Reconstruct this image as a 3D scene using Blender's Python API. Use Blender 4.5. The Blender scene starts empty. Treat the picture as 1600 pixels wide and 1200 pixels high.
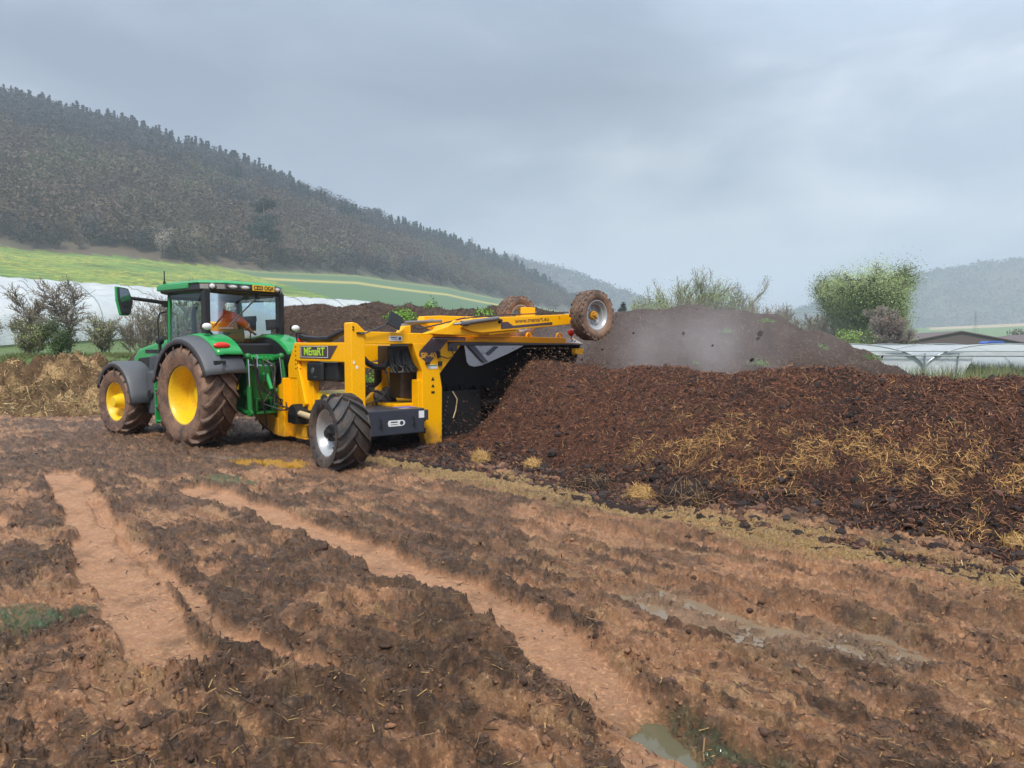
import bpy, bmesh, math, random
import numpy as np
from mathutils import Vector, Matrix
R = math.radians
scene = bpy.context.scene
C = scene.collection
random.seed(7)
RNG = np.random.default_rng(11)

# ------------------------------------------------------------------ camera
CAM_H = 1.8
PITCH = math.atan(60 / 1150)
cd = bpy.data.cameras.new("camera"); cam = bpy.data.objects.new("camera", cd); C.objects.link(cam)
cd.sensor_width = 36; cd.lens = 36 * 1150 / 1600; cd.clip_start = 0.1; cd.clip_end = 9000
cam.location = (0, 0, CAM_H); cam.rotation_euler = (math.pi / 2 - PITCH, 0, 0)
scene.camera = cam

# ------------------------------------------------------------------ world: overcast sky
SUN_EL, SUN_AZ = R(52), R(35)
w = bpy.data.worlds.new("World"); scene.world = w; w.use_nodes = True
nt = w.node_tree; nt.nodes.clear()
def N(t, **k):
    n = nt.nodes.new(t)
    for a, b in k.items(): setattr(n, a, b)
    return n
out = N('ShaderNodeOutputWorld'); bg = N('ShaderNodeBackground'); bg.inputs[1].default_value = 0.1
sky = N('ShaderNodeTexSky', sky_type='NISHITA', sun_disc=False, sun_elevation=SUN_EL, sun_rotation=SUN_AZ)
sky.air_density = 1.2; sky.dust_density = 3.0
tc = N('ShaderNodeTexCoord'); mp = N('ShaderNodeMapping'); mp.inputs['Scale'].default_value = (1.0, 1.0, 2.6)
mp.inputs['Location'].default_value = (1.35, 0.75, 0.4)
n1 = N('ShaderNodeTexNoise'); n1.inputs['Scale'].default_value = 2.1; n1.inputs['Detail'].default_value = 6; n1.inputs['Roughness'].default_value = 0.5
n1.inputs['Distortion'].default_value = 0.3
nt.links.new(tc.outputs['Generated'], mp.inputs[0]); nt.links.new(mp.outputs[0], n1.inputs['Vector'])
cr = N('ShaderNodeValToRGB')
el = cr.color_ramp.elements
el[0].position = 0.38; el[0].color = (2.85, 3.4, 4.3, 1)
el[1].position = 0.64; el[1].color = (6.6, 6.9, 7.4, 1)
e2 = el.new(0.5); e2.color = (3.7, 4.3, 5.2, 1)
nt.links.new(n1.outputs['Fac'], cr.inputs[0])
sx = N('ShaderNodeSeparateXYZ'); nt.links.new(tc.outputs['Generated'], sx.inputs[0])
zr = N('ShaderNodeMapRange'); zr.inputs['From Min'].default_value = 0.32; zr.inputs['From Max'].default_value = 1.0
zr.inputs['To Min'].default_value = 0.645; zr.inputs['To Max'].default_value = 2.5
nt.links.new(sx.outputs['Z'], zr.inputs['Value'])
vm = N('ShaderNodeVectorMath', operation='SCALE'); nt.links.new(cr.outputs[0], vm.inputs[0])
# thinner, brighter cloud up to the right
dt = N('ShaderNodeVectorMath', operation='DOT_PRODUCT'); dt.inputs[1].default_value = Vector((.54, .80, .50)).normalized(); nrmv = N('ShaderNodeVectorMath', operation='NORMALIZE'); nt.links.new(tc.outputs['Generated'], nrmv.inputs[0]); nt.links.new(nrmv.outputs[0], dt.inputs[0])
br = N('ShaderNodeMapRange', interpolation_type='SMOOTHSTEP'); br.inputs['From Min'].default_value = .90; br.inputs['From Max'].default_value = 1.0; br.inputs['To Min'].default_value = 1.0; br.inputs['To Max'].default_value = 1.6; nt.links.new(dt.outputs['Value'], br.inputs['Value'])
mm_ = N('ShaderNodeMath', operation='MULTIPLY'); nt.links.new(zr.outputs[0], mm_.inputs[0]); nt.links.new(br.outputs[0], mm_.inputs[1]); nt.links.new(mm_.outputs[0], vm.inputs['Scale'])
mx = N('ShaderNodeMix', data_type='RGBA'); mx.inputs['Factor'].default_value = 0.92
nt.links.new(sky.outputs[0], mx.inputs[6]); nt.links.new(vm.outputs[0], mx.inputs[7])
nt.links.new(mx.outputs[2], bg.inputs[0]); nt.links.new(bg.outputs[0], out.inputs[0])

sd = bpy.data.lights.new("sun", 'SUN'); sd.energy = 2.9; sd.angle = R(14); sd.color = (1, 0.93, 0.82)
so = bpy.data.objects.new("sun", sd); C.objects.link(so)
sv = Vector((math.sin(SUN_AZ + R(150)) * math.cos(SUN_EL), math.cos(SUN_AZ + R(150)) * math.cos(SUN_EL), math.sin(SUN_EL)))
so.rotation_euler = sv.to_track_quat('Z', 'Y').to_euler()
sky.sun_rotation = SUN_AZ + R(150)
scene.view_settings.view_transform = 'Standard'; scene.view_settings.look = 'None'
scene.view_settings.exposure = 0.54; scene.view_settings.gamma = 1.0
scene.cycles.max_bounces = 6; scene.cycles.transparent_max_bounces = 16; scene.cycles.volume_bounces = 1
scene.cycles.caustics_reflective = False; scene.cycles.caustics_refractive = False
scene.cycles.use_denoising = True

# ------------------------------------------------------------------ noise (numpy)
def _h(ix, iy, s):
    n = (ix.astype(np.int64) * 374761393 + iy.astype(np.int64) * 668265263 + s * 982451653) & 0xffffffff
    n = ((n ^ (n >> 13)) * 1274126177) & 0xffffffff
    return (n ^ (n >> 16)) & 0xffffffff
def gn(x, y, s=0):
    x0 = np.floor(x); y0 = np.floor(y); fx = x - x0; fy = y - y0
    u = fx * fx * fx * (fx * (fx * 6 - 15) + 10); v = fy * fy * fy * (fy * (fy * 6 - 15) + 10)
    def g(a, b):
        t = _h(x0 + a, y0 + b, s) * (2 * math.pi / 4294967296.0)
        return np.cos(t) * (fx - a) + np.sin(t) * (fy - b)
    a = g(0, 0); b = g(1, 0); c = g(0, 1); d = g(1, 1)
    return (a + u * (b - a) + v * (c - a + u * (a - b - c + d))) * 1.5
def fbm(x, y, o=4, s=0, g=0.5):
    r = 0; a = 1.0
    for i in range(o):
        r = r + a * gn(x * 2 ** i, y * 2 ** i, s + i * 17); a *= g
    return r
def ridge(x, y, o=3, s=0):
    r = 0; a = 1.0
    for i in range(o):
        r = r + a * (1 - 2 * np.abs(gn(x * 2 ** i, y * 2 ** i, s + i * 17))); a *= 0.5
    return r / 1.75
def sst(a, b, x):
    t = np.clip((x - a) / (b - a), 0, 1); return t * t * (3 - 2 * t)

# ------------------------------------------------------------------ object helpers
def tag(o, label=None, cat=None, group=None, kind=None):
    if label: o['label'] = label
    if cat: o['category'] = cat
    if group: o['group'] = group
    if kind: o['kind'] = kind
    return o
def link(name, me, mat=None, parent=None):
    o = bpy.data.objects.new(name, me); C.objects.link(o)
    if mat is not None:
        for m in (mat if isinstance(mat, (list, tuple)) else [mat]): me.materials.append(m)
    if parent is not None: o.parent = parent
    return o
def empty(name, loc=(0, 0, 0), rz=0, parent=None):
    o = bpy.data.objects.new(name, None); C.objects.link(o); o.location = loc; o.rotation_euler = (0, 0, rz)
    o.empty_display_size = 0.3
    if parent: o.parent = parent
    return o
def npmesh(name, V, F, smooth=False, attrs=None, col=None, mi=None):
    V = np.ascontiguousarray(V, dtype=np.float32); F = np.ascontiguousarray(F, dtype=np.int32)
    me = bpy.data.meshes.new(name); k = F.shape[1]
    me.vertices.add(len(V)); me.vertices.foreach_set('co', V.ravel())
    me.loops.add(F.size); me.loops.foreach_set('vertex_index', F.ravel())
    me.polygons.add(len(F)); me.polygons.foreach_set('loop_start', np.arange(len(F), dtype=np.int32) * k)
    me.polygons.foreach_set('loop_total', np.full(len(F), k, dtype=np.int32))
    if mi is not None: me.polygons.foreach_set('material_index', np.asarray(mi, dtype=np.int32))
    me.update(calc_edges=True)
    me.polygons.foreach_set('use_smooth', np.full(len(F), smooth, dtype=bool))
    for n, a in (attrs or {}).items():
        t = me.attributes.new(n, 'FLOAT', 'POINT'); t.data.foreach_set('value', np.asarray(a, dtype=np.float32))
    if col is not None:
        t = me.attributes.new('Col', 'FLOAT_COLOR', 'POINT')
        c = np.ones((len(V), 4), dtype=np.float32); c[:, :3] = col; t.data.foreach_set('color', c.ravel())
    me.validate(); return me
def gridF(nr, nc):
    i = np.arange(nr - 1)[:, None] * nc + np.arange(nc - 1)[None, :]
    return np.stack([i, i + 1, i + nc + 1, i + nc], -1).reshape(-1, 4)

class MB:
    def __init__(s): s.v = []; s.f = []
    def add(s, vs, fs):
        n = len(s.v); s.v += [tuple(v) for v in vs]; s.f += [tuple(i + n for i in f) for f in fs]; return s
    def box(s, x0, x1, y0, y1, z0, z1, m=None):
        v = [(x, y, z) for x in (x0, x1) for y in (y0, y1) for z in (z0, z1)]
        if m is not None: v = [m @ Vector(p) for p in v]
        return s.add(v, [(0, 1, 3, 2), (4, 6, 7, 5), (0, 4, 5, 1), (2, 3, 7, 6), (0, 2, 6, 4), (1, 5, 7, 3)])
    def prism(s, poly, ax, a, b):
        """poly in the plane normal to axis ax ('x': (y,z), 'y': (x,z), 'z': (x,y))"""
        n = len(poly)
        def P(p, t):
            return (t, p[0], p[1]) if ax == 'x' else ((p[0], t, p[1]) if ax == 'y' else (p[0], p[1], t))
        v = [P(p, a) for p in poly] + [P(p, b) for p in poly]
        return s.add(v, [tuple(range(n))[::-1], tuple(range(n, 2 * n))] + [(i, (i + 1) % n, n + (i + 1) % n, n + i) for i in range(n)])
    def tube(s, pts, r, n=8, caps=True):
        pts = [Vector(p) for p in pts]; k = len(pts); rs = r if isinstance(r, (list, tuple)) else [r] * k
        vs = []; up = None
        for i, p in enumerate(pts):
            d = (pts[min(i + 1, k - 1)] - pts[max(i - 1, 0)]).normalized()
            a = d.cross(Vector((0, 0, 1)) if abs(d.z) < .9 else Vector((1, 0, 0))) if up is None else d.cross(up)
            if a.length < 1e-5: a = d.orthogonal()
            a.normalize(); b = a.cross(d).normalized(); up = b
            for j in range(n):
                t = 2 * math.pi * j / n; vs.append(p + (a * math.cos(t) + b * math.sin(t)) * rs[i])
        fs = [(i * n + j, i * n + (j + 1) % n, (i + 1) * n + (j + 1) % n, (i + 1) * n + j) for i in range(k - 1) for j in range(n)]
        if caps: fs += [tuple(range(n))[::-1], tuple(range((k - 1) * n, k * n))]
        return s.add(vs, fs)
    def lathe(s, prof, n=48, ax='y', c=(0, 0, 0), close=False):
        """prof: list of (r, t) around axis"""
        vs = []
        for j in range(n):
            a = 2 * math.pi * j / n
            for r, t in prof:
                p = (r * math.cos(a), t, r * math.sin(a)) if ax == 'y' else ((t, r * math.cos(a), r * math.sin(a)) if ax == 'x' else (r * math.cos(a), r * math.sin(a), t))
                vs.append((p[0] + c[0], p[1] + c[1], p[2] + c[2]))
        k = len(prof); fs = []
        for j in range(n):
            for i in range(k if close else k - 1):
                a, b = j * k + i, j * k + (i + 1) % k; c2, d = ((j + 1) % n) * k + (i + 1) % k, ((j + 1) % n) * k + i
                fs.append((a, b, c2, d))
        return s.add(vs, fs)
    def ball(s, c, r, n=10, sq=(1, 1, 1)):
        vs = [(c[0], c[1], c[2] + r * sq[2])]; m = n // 2
        for i in range(1, m):
            t = math.pi * i / m
            for j in range(n):
                a = 2 * math.pi * j / n
                vs.append((c[0] + r * sq[0] * math.sin(t) * math.cos(a), c[1] + r * sq[1] * math.sin(t) * math.sin(a), c[2] + r * sq[2] * math.cos(t)))
        vs.append((c[0], c[1], c[2] - r * sq[2])); L = len(vs) - 1
        fs = [(0, 1 + j, 1 + (j + 1) % n) for j in range(n)]
        for i in range(m - 2):
            for j in range(n):
                a = 1 + i * n + j; b = 1 + i * n + (j + 1) % n; fs.append((a, a + n, b + n, b))
        fs += [(L, 1 + (m - 2) * n + (j + 1) % n, 1 + (m - 2) * n + j) for j in range(n)]
        return s.add(vs, fs)
    def build(s, name, mat, parent=None, smooth=False, bevel=0.0, loc=None):
        me = bpy.data.meshes.new(name); me.from_pydata(s.v, [], s.f); me.validate()
        bm = bmesh.new(); bm.from_mesh(me); bmesh.ops.recalc_face_normals(bm, faces=bm.faces); bm.to_mesh(me); bm.free()
        o = link(name, me, mat, parent)
        if smooth:
            me.polygons.foreach_set('use_smooth', np.full(len(me.polygons), True)); me.update()
            try: me.set_sharp_from_angle(angle=R(40))
            except Exception: pass
        if bevel:
            b = o.modifiers.new('bevel', 'BEVEL'); b.width = bevel; b.segments = 2; b.limit_method = 'ANGLE'; b.angle_limit = R(35); b.harden_normals = False
        if loc: o.location = loc
        return o
def kids(o): return [c for c in C.objects if c.parent == o]
def copy_tree(o, parent=None, _k=None):
    c = o.copy(); C.objects.link(c); c.parent = parent
    for ch in list(o.children): copy_tree(ch, c)
    return c
def text(name, s, size, mat, parent, mtx, sxy=(1, 1), ext=0.002, bold=0.0):
    cu = bpy.data.curves.new(name, 'FONT'); cu.body = s; cu.size = size; cu.extrude = ext; cu.offset = bold
    cu.align_x = 'CENTER'; cu.align_y = 'CENTER'
    to = bpy.data.objects.new(name + 'tmp', cu); C.objects.link(to); bpy.context.view_layer.update()
    dg = bpy.context.evaluated_depsgraph_get(); me = bpy.data.meshes.new_from_object(to.evaluated_get(dg))
    bpy.data.objects.remove(to); me.name = name
    me.transform(mtx @ Matrix.Diagonal((sxy[0], sxy[1], 1, 1)))
    return link(name, me, mat, parent)
def frame(o, ux, uy):
    """matrix with local x->ux, y->uy at o"""
    ux = Vector(ux).normalized(); uy = Vector(uy).normalized(); uz = ux.cross(uy)
    m = Matrix((ux, uy, uz)).transposed().to_4x4(); m.translation = Vector(o); return m

# ------------------------------------------------------------------ materials
def newmat(name):
    m = bpy.data.materials.new(name); m.use_nodes = True; t = m.node_tree; b = t.nodes['Principled BSDF']; return m, t, b
def add(t, typ, **k):
    n = t.nodes.new(typ)
    for a, b in k.items():
        if a in n.inputs: n.inputs[a].default_value = b
        else: setattr(n, a, b)
    return n
def noise(t, scale, detail=5, rough=.55, coord='Object', vec=None):
    n = add(t, 'ShaderNodeTexNoise'); n.inputs['Scale'].default_value = scale; n.inputs['Detail'].default_value = detail; n.inputs['Roughness'].default_value = rough
    if vec is None:
        c = add(t, 'ShaderNodeTexCoord'); vec = c.outputs[coord]
    t.links.new(vec, n.inputs['Vector']); return n.outputs['Fac']
def ramp(t, fac, a, b, ca=(0, 0, 0, 1), cb=(1, 1, 1, 1)):
    r = add(t, 'ShaderNodeValToRGB'); e = r.color_ramp.elements; e[0].position = a; e[1].position = b; e[0].color = ca; e[1].color = cb
    t.links.new(fac, r.inputs[0]); return r.outputs[0]
def mixc(t, f, a, b):
    m = add(t, 'ShaderNodeMix', data_type='RGBA')
    for v, i in ((f, 0), (a, 6), (b, 7)):
        if isinstance(v, (int, float)): m.inputs[i].default_value = v
        elif isinstance(v, tuple): m.inputs[i].default_value = (*v[:3], 1)
        else: t.links.new(v, m.inputs[i])
    return m.outputs[2]
def mul(t, a, b, op='MULTIPLY', clamp=False):
    m = add(t, 'ShaderNodeMath', operation=op, use_clamp=clamp)
    for v, i in ((a, 0), (b, 1)):
        if isinstance(v, (int, float)): m.inputs[i].default_value = v
        else: t.links.new(v, m.inputs[i])
    return m.outputs[0]
def attr(t, n):
    a = add(t, 'ShaderNodeAttribute'); a.attribute_name = n; return a
def bump(t, b, h, strength, dist):
    n = add(t, 'ShaderNodeBump'); n.inputs['Strength'].default_value = strength; n.inputs['Distance'].default_value = dist
    t.links.new(h, n.inputs['Height']); t.links.new(n.outputs[0], b.inputs['Normal'])
def pm(name, col, rough=.5, metal=0, dirt=0.0, dcol=(.16, .1, .065), ds=3.0, bm=0.0, bs=20, low=None, spec=.5):
    """painted/metal/plastic surface with dirt laid on by noise (more of it low down on the thing if low is set)"""
    m, t, b = newmat(name); b.inputs['Metallic'].default_value = metal; b.inputs['Specular IOR Level'].default_value = spec
    n = noise(t, ds, 7, .65); n2 = noise(t, ds * 9, 4, .6)
    base = mixc(t, ramp(t, n2, .3, .7), tuple(c * .9 for c in col), tuple(min(1, c * 1.06) for c in col))
    if dirt > 0:
        f = ramp(t, n, .72 - dirt * .5, .86 - dirt * .25)
        if low:
            tcn = add(t, 'ShaderNodeTexCoord'); sp = add(t, 'ShaderNodeSeparateXYZ'); t.links.new(tcn.outputs['Object'], sp.inputs[0])
            mr = add(t, 'ShaderNodeMapRange'); mr.inputs['From Min'].default_value = low; mr.inputs['From Max'].default_value = 0
            t.links.new(sp.outputs['Z'], mr.inputs['Value'])
            f2 = mul(t, mr.outputs[0], ramp(t, n, .3, .6)); f = mul(t, f, f2, 'ADD', True)
        base = mixc(t, f, base, dcol)
        rr = add(t, 'ShaderNodeMapRange'); rr.inputs['To Min'].default_value = rough; rr.inputs['To Max'].default_value = .85
        t.links.new(f, rr.inputs['Value']); t.links.new(rr.outputs[0], b.inputs['Roughness'])
    else:
        rr = add(t, 'ShaderNodeMapRange'); rr.inputs['To Min'].default_value = rough * .8; rr.inputs['To Max'].default_value = min(1, rough * 1.25)
        t.links.new(n, rr.inputs['Value']); t.links.new(rr.outputs[0], b.inputs['Roughness'])
    t.links.new(base, b.inputs['Base Color'])
    if bm: bump(t, b, noise(t, bs, 5), bm, .01)
    return m
def colmat(name, rough=.9, mult=1.0, trans=0.0, nz=0, spec=.3):
    m, t, b = newmat(name); a = attr(t, 'Col'); c = a.outputs['Color']
    if nz:
        f = ramp(t, noise(t, nz, 4), .3, .7, (.75, .75, .75, 1), (1.2, 1.2, 1.2, 1)); mm = add(t, 'ShaderNodeMix', data_type='RGBA', blend_type='MULTIPLY')
        mm.inputs[0].default_value = 1; t.links.new(c, mm.inputs[6]); t.links.new(f, mm.inputs[7]); c = mm.outputs[2]
    t.links.new(c, b.inputs['Base Color']); b.inputs['Roughness'].default_value = rough; b.inputs['Specular IOR Level'].default_value = spec
    return m
YEL = pm('yellow_paint', (1.0, .47, .0), .34, spec=.3, dirt=.13, ds=3.2, low=.5, dcol=(.2, .12, .07))
YEL2 = pm('lemon_paint', (.86, .58, .01), .4, dirt=.05)
YRIM = pm('yellow_rim', (.80, .52, .015), .4, dirt=.34, ds=2.6, dcol=(.30, .17, .09))
SRIM = pm('silver_rim', (.42, .44, .46), .42, metal=.35, dirt=.16, ds=3, dcol=(.2, .15, .12))
GRN = pm('green_paint', (.02, .30, .075), .22, dirt=.05, ds=2.5, dcol=(.12, .12, .07))
GRND = pm('green_steel', (.012, .17, .035), .4, dirt=.2, ds=4, dcol=(.1, .075, .05))
BLK = pm('black_plastic', (.014, .015, .017), .5, dirt=.1, ds=3, dcol=(.08, .065, .05))
BLKG = pm('black_gloss', (.012, .013, .015), .45)
GRY = pm('grey_plastic', (.085, .092, .105), .55, dirt=.10, ds=2, dcol=(.15, .12, .1))
SLATE = pm('slate_paint', (.045, .052, .07), .32, dirt=.10, ds=2.5, dcol=(.12, .1, .085))
DARKP = pm('decal_plum', (.075, .05, .06), .4)
STEEL = pm('bare_steel', (.42, .44, .47), .35, metal=.8, dirt=.28, ds=6, dcol=(.06, .05, .05))
CHROME = pm('chrome_rod', (.6, .6, .62), .18, metal=1.0)
CREAM = pm('cream_guard', (.55, .45, .27), .5, dirt=.2, ds=5)
RUB = pm('hose_rubber', (.012, .012, .013), .45)
WHT = pm('white_vinyl', (.8, .82, .84), .4)
LGRN = pm('lime_vinyl', (.48, .80, .05), .4)
LETY = pm('yellow_vinyl', (.85, .42, .02), .4)
PLATE = pm('plate_yellow', (.86, .50, .01), .35)
INK = pm('ink_black', (.012, .012, .012), .5)
RED = pm('red_lens', (.70, .03, .015), .2)
LENS = pm('clear_lens', (.75, .77, .78), .12)
ORG = pm('orange_fabric', (1.0, .15, .01), .8, ds=8, bm=.2)
REFL = pm('reflective_tape', (.62, .60, .55), .4)
SKIN = pm('skin', (.52, .30, .21), .55)
HAIR = pm('hair', (.05, .035, .025), .7)
BLUEV = pm('blue_vinyl', (.12, .14, .55), .4)
SEATM = pm('green_seat', (.03, .13, .06), .7)
def tyre_mat(name, mud, dark=(.024, .022, .022), scale=3.2, cut=.5):
    m, t, b = newmat(name); n = noise(t, scale, 8, .7); a = attr(t, 'side')
    nf = noise(t, 26, 5, .6)
    f = mul(t, ramp(t, n, cut - .16, cut + .12), 1.0)
    f = mul(t, f, mul(t, a.outputs['Fac'], .55, 'ADD', True), 'MULTIPLY', True)
    mc = mixc(t, nf, tuple(c * .6 for c in mud), tuple(c * 1.25 for c in mud))
    t.links.new(mixc(t, f, dark, mc), b.inputs['Base Color']); b.inputs['Roughness'].default_value = .62
    bump(t, b, mul(t, nf, mul(t, n, 1.5), 'ADD'), .5, .012); return m
TYRE_T = tyre_mat('muddy_tyre', (.27, .155, .10), dark=(.022, .021, .022), cut=.47)
TYRE_M = tyre_mat('worn_tyre', (.13, .085, .06), dark=(.035, .035, .037), cut=.56)
TYRE_B = tyre_mat('road_tyre', (.26, .155, .10), dark=(.04, .036, .035), cut=.42)
def glass_mat(name, tint, a=.75):
    m = bpy.data.materials.new(name); m.use_nodes = True; t = m.node_tree; t.nodes.clear()
    o = add(t, 'ShaderNodeOutputMaterial'); tr = add(t, 'ShaderNodeBsdfTransparent'); tr.inputs[0].default_value = (*tint, 1)
    gl = add(t, 'ShaderNodeBsdfGlossy'); gl.inputs['Roughness'].default_value = .02; gl.inputs[0].default_value = (.9, .97, 1, 1)
    fr = add(t, 'ShaderNodeFresnel'); fr.inputs['IOR'].default_value = 1.5
    mr = add(t, 'ShaderNodeMath', operation='MULTIPLY_ADD'); mr.inputs[1].default_value = .75; mr.inputs[2].default_value = .0
    t.links.new(fr.outputs[0], mr.inputs[0])
    mxs = add(t, 'ShaderNodeMixShader'); t.links.new(mr.outputs[0], mxs.inputs[0]); t.links.new(tr.outputs[0], mxs.inputs[1]); t.links.new(gl.outputs[0], mxs.inputs[2])
    t.links.new(mxs.outputs[0], o.inputs[0]); return m
GLASS = glass_mat('cab_glass', (.80, .93, .88))
GLASS2 = glass_mat('cab_rear_glass', (.95, .98, .98))
# ================================================================== TERRAIN
# the yard: flat, rutted mud; the valley side rises to the left beyond the covered tunnels
def azim(x, y): return 800 + 1150 * x / np.maximum(y, 1e-3)     # bearing, as tangent * 1150 + 800
U = np.array([-1600, -400, 0, 200, 400, 560, 700, 800, 870, 950, 1050, 1150, 1300, 1450, 1600, 2000, 3600.])
def tab(v): return lambda u: np.interp(u, U, np.array(v, float))
def zz(py, d): return CAM_H + (540 - py) * d / 1150
D_B = tab([62, 70, 75, 84, 94, 102, 125, 155, 180, 200, 200, 200, 200, 200, 200, 200, 200])
Z_B = tab([4.8, 4.8, 4.8, 4.8, 4.7, 4.6, 4.4, 4.0, 3.4, 1.5, 0, 0, 0, 0, 0, 0, 0])
D_W = tab([240, 250, 260, 275, 300, 380, 480, 600, 700, 720, 720, 720, 720, 720, 720, 700, 700])
PYW = np.array([370, 378, 388, 404, 424, 431, 450, 471, 486, 515, 533, 535, 532, 528, 524, 515, 510.])
Z_W = tab([zz(p, d) for p, d in zip(PYW, [240, 250, 260, 275, 300, 380, 480, 600, 700, 720, 720, 720, 720, 720, 720, 700, 700])])
D_R = tab([560, 560, 560, 570, 590, 620, 690, 780, 850, 900, 950, 950, 950, 950, 950, 950, 950])
PYR = np.array([90, 120, 168, 218, 282, 345, 392, 424, 462, 500, 528, 530, 522, 512, 505, 496, 490.])
Z_R = tab([zz(p, d) for p, d in zip(PYR, [560, 560, 560, 570, 590, 620, 690, 780, 850, 900, 950, 950, 950, 950, 950, 950, 950])])
PYF = np.array([420, 415, 410, 405, 400, 400, 402, 411, 425, 452, 492, 515, 472, 432, 408, 380, 300.])
Z_F = tab([zz(p, 1700) for p in PYF])
def TZ(x, y):
    """terrain height away from the yard"""
    d = np.maximum(y, 1e-3); u = np.clip(azim(x, y), -1590, 3590); u = np.where(y < 5, np.where(x < 0, -1590, 3590), u)
    r = d
    db, dw, dr = D_B(u), D_W(u), D_R(u); zb, zw, zr, zf = Z_B(u), Z_W(u), Z_R(u), Z_F(u)
    z = sst(38, 1, r * 0) * 0
    a = np.clip((r - 38) / (db - 38), 0, 1); z = zb * a * a * (3 - 2 * a)
    b = np.clip((r - db) / (dw - db), 0, 1); z = np.where(r > db, zb + (zw - zb) * (b ** 1.15), z)
    c = np.clip((r - dw) / (dr - dw), 0, 1); z = np.where(r > dw, zw + (zr - zw) * (c * (1.25 - .25 * c)), z)
    e = np.clip((r - dr) / 450, 0, 1); dip = np.minimum(zr, zf) * .35; z = np.where(r > dr, zr + (dip - zr) * sst(0, 1, e), z)
    f = np.clip((r - dr - 450) / (1700 - dr - 450), 0, 1); z = np.where(r > dr + 450, dip + (zf - dip) * sst(0, 1, f), z)
    g = np.clip((r - 1700) / 1300, 0, 1); z = np.where(r > 1700, zf * (1 - g * g), z)
    return z + 1.3 * sst(25.5, 29.5, y + .9 * gn(x * .3, y * .3, 44)) * sst(-6.5, -10, x) * sst(95, 50, y)

# ---- tracks and marks on the yard, in metres (x right, y away)
TR1 = np.array([(-6.35, 10.2), (-6.0, 9.8), (-4.6, 7.9), (-3.3, 6.0), (-2.45, 4.85), (-2.0, 4.2)])
TR2 = np.array([(-4.1, 9.35), (-3.68, 8.93), (-2.25, 7.32), (-1.0, 6.01), (-.38, 5.37), (.12, 4.62), (.42, 3.95), (.62, 3.31), (.75, 2.6), (.8, 1.5)])
TR3 = np.array([(-5.0, 8.6), (-3.2, 6.3), (-2.05, 4.9), (-1.36, 4.2), (-.65, 3.6)])
TR4 = np.array([(-8.6, 10.4), (-6.6, 8.4), (-5.4, 7.4)])
TR5 = np.array([(-3.2, 10.7), (-1.2, 9.0), (.6, 7.3), (2.0, 5.7), (3.1, 4.4), (4.2, 3.2)])
TR6 = np.array([(-1.5, 10.3), (.2, 8.55), (1.7, 6.75), (2.9, 5.3), (4.7, 3.3)])
TR7 = np.array([(-2.3, 10.0), (-.7, 8.2), (.9, 6.2), (2.0, 4.9), (2.9, 3.7)])
TR8 = np.array([(-2.6, 9.2), (-1.4, 7.7), (-.1, 6.3), (1.0, 5.0), (1.9, 3.6)])
STR = np.array([(-2.0, 11.5), (-1.2, 10.75), (.78, 8.83), (2.0, 7.45), (2.91, 6.45), (3.95, 5.45), (5.6, 4.0)])
CRS = np.array([(-5, 4.2), (-2.95, 3.98), (-1.77, 3.92), (-.98, 3.72), (0.05, 3.72), (.3, 3.4)])
PUD1 = np.array([(1.0, 5.15), (1.35, 4.75), (1.7, 4.5), (2.25, 4.25)])
PUD2 = np.array([(.72, 3.55), (.98, 3.2), (1.3, 2.9), (1.6, 2.6)])
GRN1 = np.array([(-3.9, 5.0), (-3.3, 4.75), (-3.02, 4.78)])
GRN2 = np.array([(-4.05, 9.9), (-3.6, 9.5)])
OCH = np.array([(-4.2, 11.3), (-3.2, 10.9)])
DPU = np.array([(-4.95, 11.9), (-4.3, 11.5)])
def dpoly(x, y, P):
    best = np.full(x.shape, 1e9); sd = np.zeros(x.shape)
    for a, b in zip(P[:-1], P[1:]):
        ab = b - a; L2 = ab @ ab; t = np.clip(((x - a[0]) * ab[0] + (y - a[1]) * ab[1]) / L2, 0, 1)
        dx = x - a[0] - t * ab[0]; dy = y - a[1] - t * ab[1]; d = np.hypot(dx, dy)
        s = np.sign(ab[0] * dy - ab[1] * dx); m = d < best; best = np.where(m, d, best); sd = np.where(m, s, sd)
    return best, sd
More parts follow.
